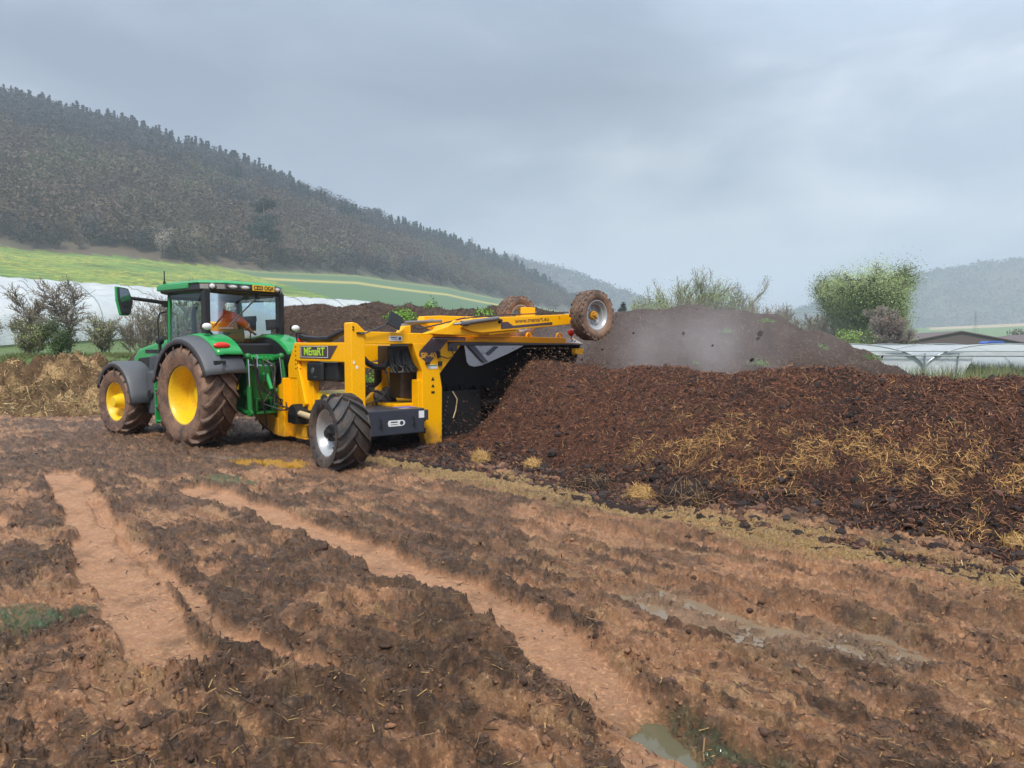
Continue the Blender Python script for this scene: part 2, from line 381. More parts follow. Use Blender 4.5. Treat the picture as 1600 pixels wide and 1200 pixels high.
def yard(x, y):
    """height and masks of the churned mud"""
    wx = x + .10 * gn(x * 1.3, y * 1.3, 91) + .03 * gn(x * 7, y * 7, 92); wy = y + .10 * gn(x * 1.3, y * 1.3, 93) + .03 * gn(x * 7, y * 7, 94)
    near = sst(16, 6, y)
    z = .05 * fbm(x * .35, y * .35, 3, 1)
    # streaks drawn out along the direction of travel
    ca, sa = math.cos(R(-47)), math.sin(R(-47)); s = wx * ca + wy * sa; c = -wx * sa + wy * ca
    stre = fbm(s * .8, c * 5.5, 4, 5, .55)
    lump = fbm(wx * 3.2, wy * 3.2, 5, 9, .6)
    clod = np.maximum(0, ridge(wx * 6.5, wy * 6.5, 3, 21) - .35)
    fine_ = fbm(wx * 13, wy * 13, 4, 33, .65)
    p1_ = sst(-.035, .035, fbm(s * 1.3, c * 6.5, 4, 51, .6) + .12 * fine_ + .05); crev = sst(.42, .75, ridge(s * 1.5 + .3 * lump, c * 8.5 + .3 * lump, 3, 57)) * (.35 + .65 * sst(-.2, .3, gn(wx * 1.7, wy * 1.7, 58))); p2_ = sst(-.03, .03, fbm(wx * 3.4 + wy, wy * 7.5, 4, 53, .6) + .1 * fine_); p3_ = sst(-.05, .05, fbm(wx * 9 + wy * 2, wy * 17, 3, 55, .6))
    plate = .42 * p1_ + .33 * p2_ + .25 * p3_
    rough = .018 * lump + .030 * stre + .030 * clod + .014 * fine_ + .010 * ridge(wx * 17, wy * 17, 2, 35) + .024 * p1_ + .020 * p2_ * (.5 + p1_) + .010 * p3_ - .028
    tr = np.zeros(x.shape); berm = np.zeros(x.shape); edge_ = np.zeros(x.shape)
    fine_ = fbm(wx * 13, wy * 13, 4, 33, .65)
    for P, hw, dep, bh in ((TR1, .235, .045, .022), (TR2, .19, .05, .028), (TR3, .055, .04, .018), (TR4, .24, .03, .015), (TR5, .26, .025, .015), (TR6, .05, .035, .02), (TR7, .045, .035, .02), (TR8, .05, .03, .02)):
        d, sd = dpoly(wx, wy, P); m = sst(hw + .03, hw - .02, d + .015 * fine_); tr = np.maximum(tr, m * (.22 if P is TR5 else (.6 if P is TR6 or P is TR7 or P is TR8 else 1.0)))
        z = z - dep * m; bb = np.exp(-((d - hw - .10) / .08) ** 2); berm = np.maximum(berm, bb * min(1, bh / .03)); edge_ = np.maximum(edge_, bb * (hw < .06)); z = z + bh * bb * (.85 + .35 * lump + .12 * fine_)
    d, _ = dpoly(wx, wy, CRS); cb = np.exp(-(d / .14) ** 2); z = z + .035 * cb * (.8 + .5 * lump + .2 * fine_); berm = np.maximum(berm, cb); tr = tr * (1 - np.exp(-(d / .2) ** 2))
    trc = np.clip(tr, 0, 1); crev = np.maximum(crev, .75 * edge_) * (1 - trc)
    z = z + rough * (1 - .80 * trc) * (.8 + .15 * berm)
    # cleat marks beside the ruts in the foreground
    cl = sst(5.9, 4.6, y) * sst(-1.9, -1.2, x) * sst(.3, -.2, x) * (1 - trc)
    z = z + .06 * cl * np.sin((wx * .35 + wy) * 21 + 1.2 * lump)
    cl2 = sst(.5, 1.6, x) * (1 - trc); dst, _ = dpoly(x, y, TR5); cl2 = cl2 * sst(.9, .4, dst)
    z = z + .038 * cl2 * np.sin((wx * .8 + wy * .8) * 19 + 1.5 * lump)
    dstr, _ = dpoly(wx, wy, STR); st = sst(.62, .22, dstr + .25 * stre); z = z - .01 * st
    p1 = sst(.34, .16, dpoly(wx, wy, PUD1)[0] + .10 * stre); p2 = sst(.2, .12, dpoly(wx, wy, PUD2)[0] + .04 * lump)
    g1 = sst(.26, .10, dpoly(wx, wy, GRN1)[0] + .12 * stre); g2 = sst(.26, .12, dpoly(wx, wy, GRN2)[0] + .12 * stre)
    oc = sst(.26, .12, dpoly(wx, wy, OCH)[0] + .1 * stre); dp = sst(.2, .08, dpoly(wx, wy, DPU)[0] + .1 * stre)
    wet = np.maximum.reduce([p1 * .85, p2, g1 * .5, g2 * .6, oc * .5, dp]); z = z - .045 * p1 - .12 * p2 - .02 * g1 - .07 * dp
    z = z * sst(55, 30, np.hypot(x, y))
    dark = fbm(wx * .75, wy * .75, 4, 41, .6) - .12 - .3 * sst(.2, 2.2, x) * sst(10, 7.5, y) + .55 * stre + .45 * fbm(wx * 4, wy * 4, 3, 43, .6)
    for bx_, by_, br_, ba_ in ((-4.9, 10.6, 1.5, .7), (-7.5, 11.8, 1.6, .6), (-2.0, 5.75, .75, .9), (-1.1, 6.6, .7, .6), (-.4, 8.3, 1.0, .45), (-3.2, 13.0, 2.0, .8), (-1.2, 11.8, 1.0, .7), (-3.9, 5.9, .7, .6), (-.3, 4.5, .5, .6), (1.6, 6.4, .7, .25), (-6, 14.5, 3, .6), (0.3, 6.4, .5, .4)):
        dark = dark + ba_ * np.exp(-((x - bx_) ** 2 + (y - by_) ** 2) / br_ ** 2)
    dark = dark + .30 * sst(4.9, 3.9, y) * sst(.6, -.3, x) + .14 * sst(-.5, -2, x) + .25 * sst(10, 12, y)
    dT2, s2 = dpoly(wx, wy, TR2); dark = dark + .9 * np.exp(-((dT2 - .28) / .09) ** 2)
    veg = sst(26.5, 28.5, y + gn(x * .6, y * .6, 46)) * sst(-5, -8, x) + sst(31, 35, y) * sst(3, 7, x); veg = np.clip(veg + sst(34, 38, y), 0, 1)
    return z, dict(track=trc, berm=np.clip(berm, 0, 1), straw=st, wet=wet, green=np.maximum(g1, np.maximum(g2, p2 * .6)) , ochre=oc, dark=dark, puddle=np.maximum(dp, p1 * .9), lump=lump, veg=veg, stre=stre, plate=plate, crev=crev)

# polar sheet, finest where the yard is seen closest
th_f = np.linspace(-R(41), R(41), 1150); th = np.concatenate([np.linspace(-R(180), -R(42), 60), th_f, np.linspace(R(42), R(180), 60)])
q = np.concatenate([np.linspace(1 / 1.2, 1 / 2.6, 12)[:-1], np.linspace(1 / 2.6, 1 / 60., 860)]); rr_ = np.concatenate([[.3, .7], 1 / q])
TT, RR = np.meshgrid(th, rr_); X = np.sin(TT) * RR; Y = np.cos(TT) * RR
Z, MK = yard(X.ravel(), Y.ravel()); Z = Z + TZ(X.ravel(), Y.ravel())
mud_me = npmesh('muddy_ground', np.stack([X.ravel(), Y.ravel(), Z], 1), gridF(*X.shape)[:, ::-1], True, MK)
m, t, b = newmat('mud')
P_ = add(t, 'ShaderNodeTexCoord').outputs['Object']
def A(n): return attr(t, n).outputs['Fac']
nA = noise(t, 2.2, 8, .62, vec=P_); nB = noise(t, 14, 8, .65, vec=P_); nC = noise(t, 60, 6, .7, vec=P_)
spk = ramp(t, noise(t, 38, 9, .8, vec=P_), .40, .56); spk2 = ramp(t, noise(t, 110, 4, .7, vec=P_), .36, .6)
clay = mixc(t, ramp(t, nB, .35, .68), (.35, .165, .080), (.54, .300, .158))
clay = mixc(t, mul(t, mul(t, spk, -.42), .42, 'ADD'), clay, (.17, .085, .05))
mudc = mixc(t, ramp(t, nB, .36, .66), (.062, .037, .022), (.25, .138, .074))
mudc = mixc(t, mul(t, mul(t, spk, -.6), .6, 'ADD'), mudc, (.028, .018, .013)); mudc = mixc(t, mul(t, mul(t, spk2, spk), .35), mudc, (.36, .19, .10))
drk = mixc(t, mul(t, nC, spk2), (.014, .011, .009), (.105, .068, .044))
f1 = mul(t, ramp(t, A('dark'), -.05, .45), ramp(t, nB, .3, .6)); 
base = mixc(t, ramp(t, mul(t, nA, mul(t, nB, .4), 'ADD'), .62, .86), mudc, clay)
base = mixc(t, mul(t, ramp(t, mul(t, A('dark'), -1), .02, .5), mul(t, nA, 1.3)), base, clay)
base = mixc(t, mul(t, ramp(t, A('stre'), .10, .42), .6), base, clay)
base = mixc(t, mul(t, ramp(t, mul(t, A('stre'), -1), .12, .4), mul(t, spk2, .6)), base, (.40, .27, .13))
pl_ = ramp(t, A('plate'), .25, .75); base = mixc(t, mul(t, mul(t, pl_, -.6), .6, 'ADD'), base, clay); base = mixc(t, mul(t, mul(t, pl_, ramp(t, A('dark'), -.5, .2)), .45), base, mudc)
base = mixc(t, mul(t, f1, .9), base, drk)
base = mixc(t, mul(t, ramp(t, A('lump'), .15, .6), .30), base, (.34, .18, .10))
base = mixc(t, mul(t, A('track'), ramp(t, nA, .22, .5)), base, mixc(t, mul(t, nC, nA), clay, (.60, .335, .190)))
base = mixc(t, mul(t, A('crev'), ramp(t, nB, .32, .58)), base, mixc(t, nC, (.030, .020, .014), (.11, .062, .040)))
stc = mixc(t, ramp(t, nC, .38, .62), (.13, .085, .035), (.44, .29, .11))
base = mixc(t, mul(t, A('straw'), mul(t, ramp(t, mul(t, nB, nC, 'ADD'), .80, 1.05), .95)), base, stc)
base = mixc(t, mul(t, A('green'), ramp(t, nB, .3, .6)), base, (.075, .115, .055))
base = mixc(t, mul(t, A('ochre'), .9), base, (.42, .22, .02))
base = mixc(t, mul(t, A('puddle'), .55), base, (.30, .21, .14))
base = mixc(t, A('veg'), base, mixc(t, nB, (.05, .10, .02), (.13, .18, .05)))
t.links.new(base, b.inputs['Base Color'])
wt = mul(t, A('wet'), ramp(t, nB, .62, .42))
ro = add(t, 'ShaderNodeMapRange'); ro.inputs['To Min'].default_value = .70; ro.inputs['To Max'].default_value = .10
t.links.new(wt, ro.inputs['Value']); r2 = mul(t, ro.outputs[0], mul(t, ramp(t, nA, .35, .65), -.22), 'ADD'); t.links.new(r2, b.inputs['Roughness'])
b.inputs['Specular IOR Level'].default_value = .4
hb = mul(t, mul(t, mul(t, nC, .6), nB, 'ADD'), mul(t, spk, .25), 'ADD'); bm_ = add(t, 'ShaderNodeBump'); bm_.inputs['Distance'].default_value = .018
t.links.new(hb, bm_.inputs['Height']); t.links.new(mul(t, mul(t, wt, -1), 1.0, 'ADD', True), bm_.inputs['Strength']); t.links.new(bm_.outputs[0], b.inputs['Normal'])
MUD = m
ground = link('ground', mud_me, MUD); tag(ground, kind='structure')
def gz(x, y):
    x = np.array([float(x)]); y = np.array([float(y)]); return float(yard(x, y)[0][0] + TZ(x, y)[0])

# ---- standing water in the hollows
def water(P, wid, lvl, col, label, rough):
    xs = np.linspace(P[:, 0].min() - wid, P[:, 0].max() + wid, 90); ys = np.linspace(P[:, 1].min() - wid, P[:, 1].max() + wid, 90); XX, YY = np.meshgrid(xs, ys, indexing='ij'); x = XX.ravel(); y = YY.ravel()
    zg, _ = yard(x, y); d_, _ = dpoly(x, y, P); inn = d_ < wid; lv = np.quantile(zg[inn], lvl); F = gridF(90, 90); F = F[(d_[F].max(1) < wid * 1.15) & (zg[F].min(1) < lv)]
    used, inv = np.unique(F, return_inverse=True); V = np.stack([x, y, np.full(x.shape, lv)], 1)[used]; m, t, b = newmat('puddle_water'); b.inputs['Base Color'].default_value = (*col, 1); b.inputs['Roughness'].default_value = rough; b.inputs['IOR'].default_value = 1.33
    b.inputs['Specular IOR Level'].default_value = .8; bump(t, b, noise(t, 9, 3), .06, .01)
    o = link('puddle', npmesh('puddle', V, inv.reshape(F.shape), False), m); tag(o, kind='structure')
water(PUD1, .32, .42, (.20, .15, .10), 'p', .06); water(PUD2, .24, .30, (.11, .10, .06), 'p', .05); water(DPU, .25, .5, (.05, .04, .03), 'p', .05); water(OCH, .22, .35, (.32, .17, .02), 'p', .08)
# ---- clods, crumbs and wisps of straw lying on the yard
def ico(): 
    bm = bmesh.new(); bmesh.ops.create_icosphere(bm, subdivisions=1, radius=1); v = np.array([p.co[:] for p in bm.verts]); f = np.array([[q.index for q in p.verts] for p in bm.faces]); bm.free(); return v, f
IV, IF = ico()
bm = bmesh.new(); bmesh.ops.create_icosphere(bm, subdivisions=2, radius=1); IV2 = np.array([p.co[:] for p in bm.verts]); IF2 = np.array([[q.index for q in p.verts] for p in bm.faces]); bm.free()
bm = bmesh.new(); bmesh.ops.create_icosphere(bm, subdivisions=3, radius=1); IV3 = np.array([p.co[:] for p in bm.verts]); IF3 = np.array([[q.index for q in p.verts] for p in bm.faces]); bm.free()
def lumps(pts, rad, flat=.65, jit=.28, hi=False):
    IV, IF = (IV2, IF2) if hi else (globals()['IV'], globals()['IF']); n = len(pts); k = len(IV)
    wob = 1 + jit * RNG.standard_normal((n, k, 1)) * .6
    if hi:
        off_ = RNG.uniform(0, 90, (n, 1)); wob = (1 + .9 * jit * fbm(IV[None, :, 0] * 1.6 + off_, IV[None, :, 1] * 1.6 + IV[None, :, 2] * 1.3, 2, 4) + .25 * jit * RNG.standard_normal((n, k)))[..., None]
    sc = rad[:, None, None] * wob * np.array([1, 1, flat])[None, None, :] * (1 + .3 * RNG.standard_normal((n, 1, 3)))
    a = RNG.uniform(0, 6.283, n); ca, sa = np.cos(a)[:, None], np.sin(a)[:, None]
    v = IV[None] * sc; x = v[..., 0] * ca - v[..., 1] * sa; y = v[..., 0] * sa + v[..., 1] * ca
    V = np.stack([x, y, v[..., 2]], -1) + pts[:, None, :]
    F = (IF[None] + (np.arange(n) * k)[:, None, None]).reshape(-1, 3); return V.reshape(-1, 3), F, k
def strips(pts, nrm, L, W, curl=.25, lift=.3, seg=2):
    """thin curved fibres lying roughly in the plane normal to nrm"""
    n = len(pts); d = RNG.standard_normal((n, 3)); d -= (d * nrm).sum(1, keepdims=True) * nrm * (1 - lift); d /= np.linalg.norm(d, axis=1, keepdims=True)
    sdv = np.cross(d, nrm); sdv /= np.maximum(1e-6, np.linalg.norm(sdv, axis=1, keepdims=True))
    bend = np.cross(d, sdv) * RNG.uniform(-1, 1, (n, 1)) * curl + sdv * RNG.uniform(-1, 1, (n, 1)) * curl
    vs = []
    for i in range(seg + 1):
        tt = i / seg - .5; c = pts + d * L[:, None] * tt + bend * L[:, None] * (tt * tt - .1); vs += [c - sdv * W[:, None] / 2, c + sdv * W[:, None] / 2]
    V = np.stack(vs, 1); k = 2 * (seg + 1); F = []
    for i in range(seg): F.append([2 * i, 2 * i + 1, 2 * i + 3, 2 * i + 2])
    F = np.array(F)[None] + (np.arange(n) * k)[:, None, None]; return V.reshape(-1, 3), F.reshape(-1, 4), k
def scatter_yard(n, ymin=2.6, ymax=24, pw=1.0):
    q_ = RNG.uniform(1 / ymax, 1 / ymin, n * 2); y = 1 / q_; x = y * RNG.uniform(-.78, .78, n * 2)
    z, M_ = yard(x, y); return x, y, z + TZ(x, y), M_
CLODM = colmat('clod', .85, nz=30)
x, y, z, M_ = scatter_yard(20000)
keep = (RNG.uniform(0, 1, len(x)) < (.02 + .38 * M_['berm'] + .08 * (M_['lump'] > .25)) * (M_['veg'] < .1) * (1 - .93 * M_['track']) * (1 - .9 * M_['wet']))
x, y, z = x[keep], y[keep], z[keep]; n = len(x); dk = M_['dark'][keep]
rad = np.clip(RNG.lognormal(-4.95, .5, n), .004, .020) * (1 + .03 * y)
V, F, k = lumps(np.stack([x, y, z + rad * .05], 1), rad, .7, .32, True)
pal = np.array([(.12, .062, .038), (.16, .083, .050), (.20, .104, .060), (.07, .040, .028), (.24, .125, .075)])
pi = RNG.integers(0, 5, n); pi = np.where((dk > .25) & (RNG.uniform(0, 1, n) < .6), 3, pi)
col = np.repeat(pal[pi] * RNG.uniform(.7, 1.2, (n, 1)), k, 0)
o = link('mud_clods', npmesh('mud_clods', V, F, True, col=col), CLODM); tag(o, 'small broken clods of brown mud strewn along the ruts', 'mud clods', kind='stuff')
x, y, z, M_ = scatter_yard(16000, 2.6, 16)
keep = RNG.uniform(0, 1, len(x)) < (.10 + .9 * M_['straw'] + .3 * (M_['dark'] > .2)) * (1 - .6 * M_['track']); x, y, z = x[keep], y[keep], z[keep]; n = len(x); st = M_['straw'][keep]
V, F, k = strips(np.stack([x, y, z + .006], 1), np.tile([0, 0, 1.], (n, 1)), RNG.uniform(.02, .11, n), RNG.uniform(.002, .006, n) * (1 + .05 * y), lift=.12)
pal = np.array([(.40, .26, .10), (.05, .032, .022), (.09, .05, .033), (.26, .16, .08), (.5, .36, .18)])
pr = np.where(st > .4, RNG.choice([0, 3, 4, 2], n), RNG.choice([1, 1, 1, 2, 2, 2, 3, 2, 1, 0], n)); col = np.repeat(pal[pr] * RNG.uniform(.6, 1.1, (n, 1)), k, 0)
FIBM = colmat('fibre', .85)
o = link('straw_litter', npmesh('straw_litter', V, F, False, col=col), FIBM); tag(o, 'wisps of straw and dark fibres trodden into the muddy yard', 'straw litter', kind='stuff')

# ---- valley floor, fields and hills as one sheet
uu = np.concatenate([np.linspace(-3000, -300, 40), np.linspace(-290, 1890, 420), np.linspace(1900, 4600, 40)])
rs = np.concatenate([np.linspace(50, 110, 50), np.geomspace(112, 1000, 170), np.geomspace(1015, 3300, 60)])
UU, RS = np.meshgrid(uu, rs); X = (UU - 800) / 1150 * RS; Y = RS + 0 * UU
Z = TZ(X, Y); 
u_ = np.clip(UU, -1590, 3590); dB, dW, dR = D_B(u_), D_W(u_), D_R(u_)
left = sst(960, 860, UU)
wood = np.where(UU < 980, (RS > dW + 3 * gn(X * .05, Y * .05, 3)) & (RS < dR + 260), 0) | (RS > 1150)
wood = wood.astype(float)
rghn = fbm(X * .03, Y * .03, 4, 77)
Z = Z + np.where((RS > 1150), 9 * rghn, 0) - .05 * (RS < 60)
tfield = (RS - dB) / (dW - dB)
tan_ = ((RS > 860) & (RS < 1240) & (UU > 1450)).astype(float); wood = wood * (1 - tan_)
second = (UU < 960) * sst(0, .05, tfield - (.85 - (UU - 380) / 260))
strip_ = second * np.exp(-((tfield - .72 + .0002 * (UU - 560)) / .035) ** 2) + second * np.exp(-((tfield - .97) / .03) ** 2) * .4
fields = link('fields', npmesh('fields', np.stack([X.ravel(), Y.ravel(), Z.ravel()], 1), gridF(*X.shape)[:, ::-1], True,
    dict(wood=wood.ravel(), second=second.ravel(), strip=np.clip(strip_, 0, 1).ravel(), tan=tan_.ravel(), far=sst(1000, 1200, RS).ravel(), valley=(UU > 900).astype(float).ravel())), None)
m, t, b = newmat('valley_land'); P_ = add(t, 'ShaderNodeTexCoord').outputs['Object']
mpn = add(t, 'ShaderNodeMapping'); mpn.inputs['Rotation'].default_value = (0, 0, R(-22)); mpn.inputs['Scale'].default_value = (.10, .55, 1); t.links.new(P_, mpn.inputs[0])
nr_ = noise(t, .55, 6, .7, vec=mpn.outputs[0]); nL = noise(t, .02, 5, .6, vec=P_); nM = noise(t, .25, 7, .7, vec=P_); nF = noise(t, 2.6, 4, .75, vec=mpn.outputs[0])
g = mixc(t, ramp(t, nr_, .42, .58), (.035, .085, .018), (.12, .23, .045))
g = mixc(t, mul(t, ramp(t, nF, .53, .57), ramp(t, nL, .40, .54)), g, (.55, .48, .06))
g2 = mixc(t, nM, (.065, .12, .06), (.095, .17, .075))
g = mixc(t, A('second'), g, g2); g = mixc(t, A('strip'), g, (.38, .33, .10))
g = mixc(t, A('valley'), g, mixc(t, nM, (.07, .13, .03), (.13, .2, .05)))
wd = mixc(t, nM, (.07, .055, .038), (.12, .09, .06)); wd = mixc(t, mul(t, ramp(t, nL, .45, .6), .6), wd, (.035, .06, .035))
g = mixc(t, A('wood'), g, wd); g = mixc(t, A('tan'), g, mixc(t, nM, (.34, .25, .16), (.40, .31, .2)))
t.links.new(g, b.inputs['Base Color']); b.inputs['Roughness'].default_value = .95; bump(t, b, nM, .6, .8)
fields.data.materials.append(m); tag(fields, kind='structure')
# ================================================================== COMPOST WINDROW being turned
MO = np.array([-2.57, 12.02]); MHD = R(42); MU = np.array([-math.sin(MHD), math.cos(MHD)]); ML = np.array([-math.cos(MHD), -math.sin(MHD)])
def pile_h(s, c):
    """s metres behind the machine, c metres across (positive towards the near side)"""
    env = sst(-1.7, .55, s + .25 * gn(c * .8, s * .5, 31) - .85 * np.maximum(c, 0))
    w = np.where(c > 0, 2.25 + .03 * np.maximum(s, 0) + .15 * gn(s * .5, c * 0, 7), 2.4)
    q_ = np.clip(np.abs(c) / w, 0, 1.0)
    h = (1.44 + .05 * gn(s * .5, c * .3, 8)) * (1 - q_ ** 1.75) * (.97 + .07 * fbm(s * .6, c * .6, 2, 4))
    fr = .16 * sst(w + .65, w + .05, np.abs(c)) * (.7 + .9 * fbm(s * 1.6, c * 1.6, 4, 13)) * sst(-.6, .4, s)
    h = np.maximum(h * env, np.maximum(fr, 0) - .03 * (np.abs(c) > w))
    h = h + (.050 * fbm(s * 3.1, c * 3.1, 5, 2, .62) + .03 * np.abs(gn(s * 9, c * 9, 3))) * sst(w + 1.1, w - .1, np.abs(c)) * np.clip(env * 1.3, .3, 1)
    edge = sst(3.6, 3.45, np.abs(c))
    return h * edge - .12 * (1 - edge) - .06 * (1 - sst(-1.8, -1.5, s))
def pile_w(s, c):
    b = MO + 3.7 * (-ML); return b[0] - MU[0] * s + ML[0] * c, b[1] - MU[1] * s + ML[1] * c
ss = np.concatenate([np.linspace(-1.85, 9.8, 640), np.linspace(9.84, 15, 120)]); cc = np.concatenate([np.linspace(-3.5, -1.0, 70)[:-1], np.linspace(-1.0, 3.6, 330)])
S, Cc = np.meshgrid(ss, cc, indexing='ij'); H_ = pile_h(S.ravel(), Cc.ravel()); wx_, wy_ = pile_w(S.ravel(), Cc.ravel())
def strawmask(s, c):
    a = np.exp(-((c - 1.93 - .03 * (s - 8)) / .42) ** 2) * sst(3.3, 5.8, s) * .95 + .28 * sst(6.5, 9.5, s) * sst(.5, 1.4, c) * sst(2.9, 2.3, c)
    a = a + .35 * np.exp(-((c - .2) / .5) ** 2 - ((s - .6) / .7) ** 2) + .5 * np.exp(-((s - 4.3) / .35) ** 2 - ((c - 2.0) / .3) ** 2)
    return a * sst(-.35, .45, fbm(s * 1.6, c * 2.0, 5, 61, .7)) * 1.15 
jx = .02 * fbm(S.ravel() * 11, Cc.ravel() * 11, 2, 71)
V = np.stack([wx_ + jx, wy_ + jx, H_], 1)
m, t, b = newmat('compost'); P_ = add(t, 'ShaderNodeTexCoord').outputs['Object']
nB = noise(t, 9, 8, .72, vec=P_); nC = noise(t, 48, 6, .75, vec=P_); nA = noise(t, 1.3, 4, .6, vec=P_)
c0 = mixc(t, ramp(t, nC, .36, .66), (.024, .012, .010), (.155, .066, .040))
c0 = mixc(t, mul(t, ramp(t, nB, .42, .66), .6), c0, (.21, .088, .045))
c0 = mixc(t, mul(t, attr(t, 'wetdark').outputs['Fac'], .8), c0, mixc(t, nC, (.012, .010, .010), (.04, .028, .026)))
c0 = mixc(t, mul(t, attr(t, 'straw').outputs['Fac'], mul(t, ramp(t, nC, .4, .6), .55)), c0, (.40, .26, .11))
t.links.new(c0, b.inputs['Base Color']); b.inputs['Roughness'].default_value = .88; b.inputs['Specular IOR Level'].default_value = .3
bump(t, b, mul(t, nB, nC, 'ADD'), 1.0, .06)
COMP = m
wd_ = sst(2.0, 2.6, Cc.ravel()) + .75 * sst(3.5, 6, S.ravel()) * (1 - strawmask(S.ravel(), Cc.ravel())) * sst(-.1, .4, fbm(S.ravel() * .9, Cc.ravel() * .9, 3, 66) + .2)
pile = link('compost_windrow', npmesh('compost_windrow', V, gridF(len(ss), len(cc)), True, dict(straw=strawmask(S.ravel(), Cc.ravel()), wetdark=np.clip(wd_, 0, 1))), COMP)
tag(pile, 'long steaming windrow of dark reddish compost streaked with straw, in front of the turner', 'compost heap')
def on_pile(n, smin=-1.6, smax=12.5, cmin=-1.2, cmax=3.3):
    q_ = RNG.uniform(0, 1, n); s = smin + (smax - smin) * q_ ** .85; c = RNG.uniform(cmin, cmax, n); h = pile_h(s, c); e = .03
    dzs = (pile_h(s + e, c) - h) / e; dzc = (pile_h(s, c + e) - h) / e
    x, y = pile_w(s, c); nx = dzs * MU[0] - dzc * ML[0]; ny = dzs * MU[1] - dzc * ML[1]
    nn = np.stack([nx, ny, np.ones(n)], 1); nn /= np.linalg.norm(nn, axis=1, keepdims=True); return s, c, x, y, h, nn
s, c, x, y, h, nn = on_pile(125000); sm = strawmask(s, c); n = len(s)
V, F, k = strips(np.stack([x, y, h + .004], 1) + nn * RNG.uniform(-.005, .025, (n, 1)), nn, RNG.uniform(.02, .085, n), RNG.uniform(.003, .0085, n), curl=.4, lift=.45)
pal = np.array([(.135, .055, .033), (.20, .082, .042), (.05, .026, .02), (.024, .016, .015), (.27, .12, .058), (.36, .19, .085)])
pi = RNG.choice(6, n, p=[.23, .20, .27, .20, .08, .02]); col = pal[pi] * RNG.uniform(.65, 1.25, (n, 1)); col = np.repeat(col, k, 0)
o = link('compost_fibres', npmesh('compost_fibres', V, F, False, col=col), FIBM); tag(o, 'loose brown shreds and twigs covering the turned compost windrow', 'compost fibres', kind='stuff')
s, c, x, y, h, nn = on_pile(260000, 0, 12.5, -1, 3.0); sm = strawmask(s, c); kp = RNG.uniform(0, 1, len(s)) < np.clip(sm * 1.0 - .1, 0, .8) * .46 + .006
x, y, h, nn = x[kp], y[kp], h[kp], nn[kp]; n = len(x)
V, F, k = strips(np.stack([x, y, h + .012], 1) + nn * RNG.uniform(0, .03, (n, 1)), nn, RNG.lognormal(-2.75, .45, n).clip(.02, .17), RNG.uniform(.0025, .006, n), curl=.28, lift=.4)
pal = np.array([(.48, .27, .09), (.35, .185, .065), (.55, .36, .15), (.22, .11, .045)]); col = np.repeat(pal[RNG.choice(4, n, p=[.35, .3, .12, .23])] * RNG.uniform(.7, 1.15, (n, 1)), k, 0)
o = link('loose_straw', npmesh('loose_straw', V, F, False, col=col), FIBM); tag(o, 'golden straw patches lying over the lower right flank of the compost windrow', 'straw', kind='stuff')
s, c, x, y, h, nn = on_pile(15000, -.6, 12.5, -1, 3.4); kp = RNG.uniform(0, 1, len(s)) < .35 + .65 * (c > 2.2); s, c, x, y, h = s[kp], c[kp], x[kp], y[kp], h[kp]; n = len(s)
rad = np.clip(RNG.lognormal(-4.1, .5, n), .006, .05) * (1 + .5 * (c > 2.2)); V, F, k = lumps(np.stack([x, y, h], 1), rad, .8, .35)
pal = np.array([(.02, .015, .014), (.05, .03, .024), (.10, .052, .036), (.035, .026, .024)]); col = np.repeat(pal[RNG.integers(0, 4, n)] * RNG.uniform(.7, 1.3, (n, 1)), k, 0)
o = link('compost_crumbs', npmesh('compost_crumbs', V, F, False, col=col), CLODM); tag(o, 'black crumbs and clods along the foot of the compost windrow', 'compost crumbs', kind='stuff')
# straw tufts lying by themselves at the foot of the windrow
def tuft(name, loc, r, hgt, n, pal, label, cat, group=None, base=(.3, .2, .09)):
    rt = empty(name, loc)
    pts = RNG.standard_normal((n, 3)); pts /= np.linalg.norm(pts, axis=1, keepdims=True); pts[:, 2] = np.abs(pts[:, 2]); nn = pts.copy(); pts = pts * np.array([r, r, hgt]) * RNG.uniform(.75, 1.05, (n, 1))
    V, F, k = strips(pts, nn, RNG.uniform(.5, 1.1, n) * r, RNG.uniform(.003, .006, n), curl=.6, lift=.35); pal = np.array(pal)
    link('straw_strands', npmesh('straw_strands', V, F, False, col=np.repeat(pal[RNG.integers(0, len(pal), n)] * RNG.uniform(.6, 1.15, (n, 1)), k, 0)), FIBM, rt)
    q_ = IV3 * (1 + .25 * fbm(IV3[:, 0] * 3 + loc[0], IV3[:, 1] * 3 + IV3[:, 2] * 2, 3, 5))[:, None] * np.array([r * .86, r * .86, hgt * .86])
    link('matted_core', npmesh('matted_core', q_, IF3, True, col=np.tile(np.array(base), (len(q_), 1))), CLODM, rt)
    return tag(rt, label, cat, group)
GOLD = [(.50, .30, .10), (.36, .20, .07), (.60, .40, .17)]; DKF = [(.02, .015, .014), (.06, .035, .025), (.3, .18, .09)]
for px_, y_, r_, h_, g_, lb in ((1.52, 8.62, .17, .16, 1, 'round golden tuft of straw left of the black clump at the windrow foot'),
        (1.98, 8.30, .34, .24, 0, 'big black clump with straw draped over it at the windrow foot'),
        (1.02, 9.20, .26, .17, 0, 'black matted clod left of the golden tuft at the windrow foot'),
        (-.48, 11.25, .16, .16, 1, 'pale straw tuft on the ground just behind the yellow tunnel post'),
        (.30, 10.55, .13, .10, 1, 'small buff tuft among black crumbs near the turner'),
        (4.35, 6.20, .20, .13, 1, 'golden straw tuft at the right edge of the yard')):
    tuft('straw_tuft' if g_ else 'compost_clump', (px_, y_, gz(px_, y_) + .02), r_, h_, int(520 if g_ else 420), GOLD if g_ else DKF, lb, 'straw tuft' if g_ else 'compost clump', base=(.3, .19, .08) if g_ else (.025, .018, .016))
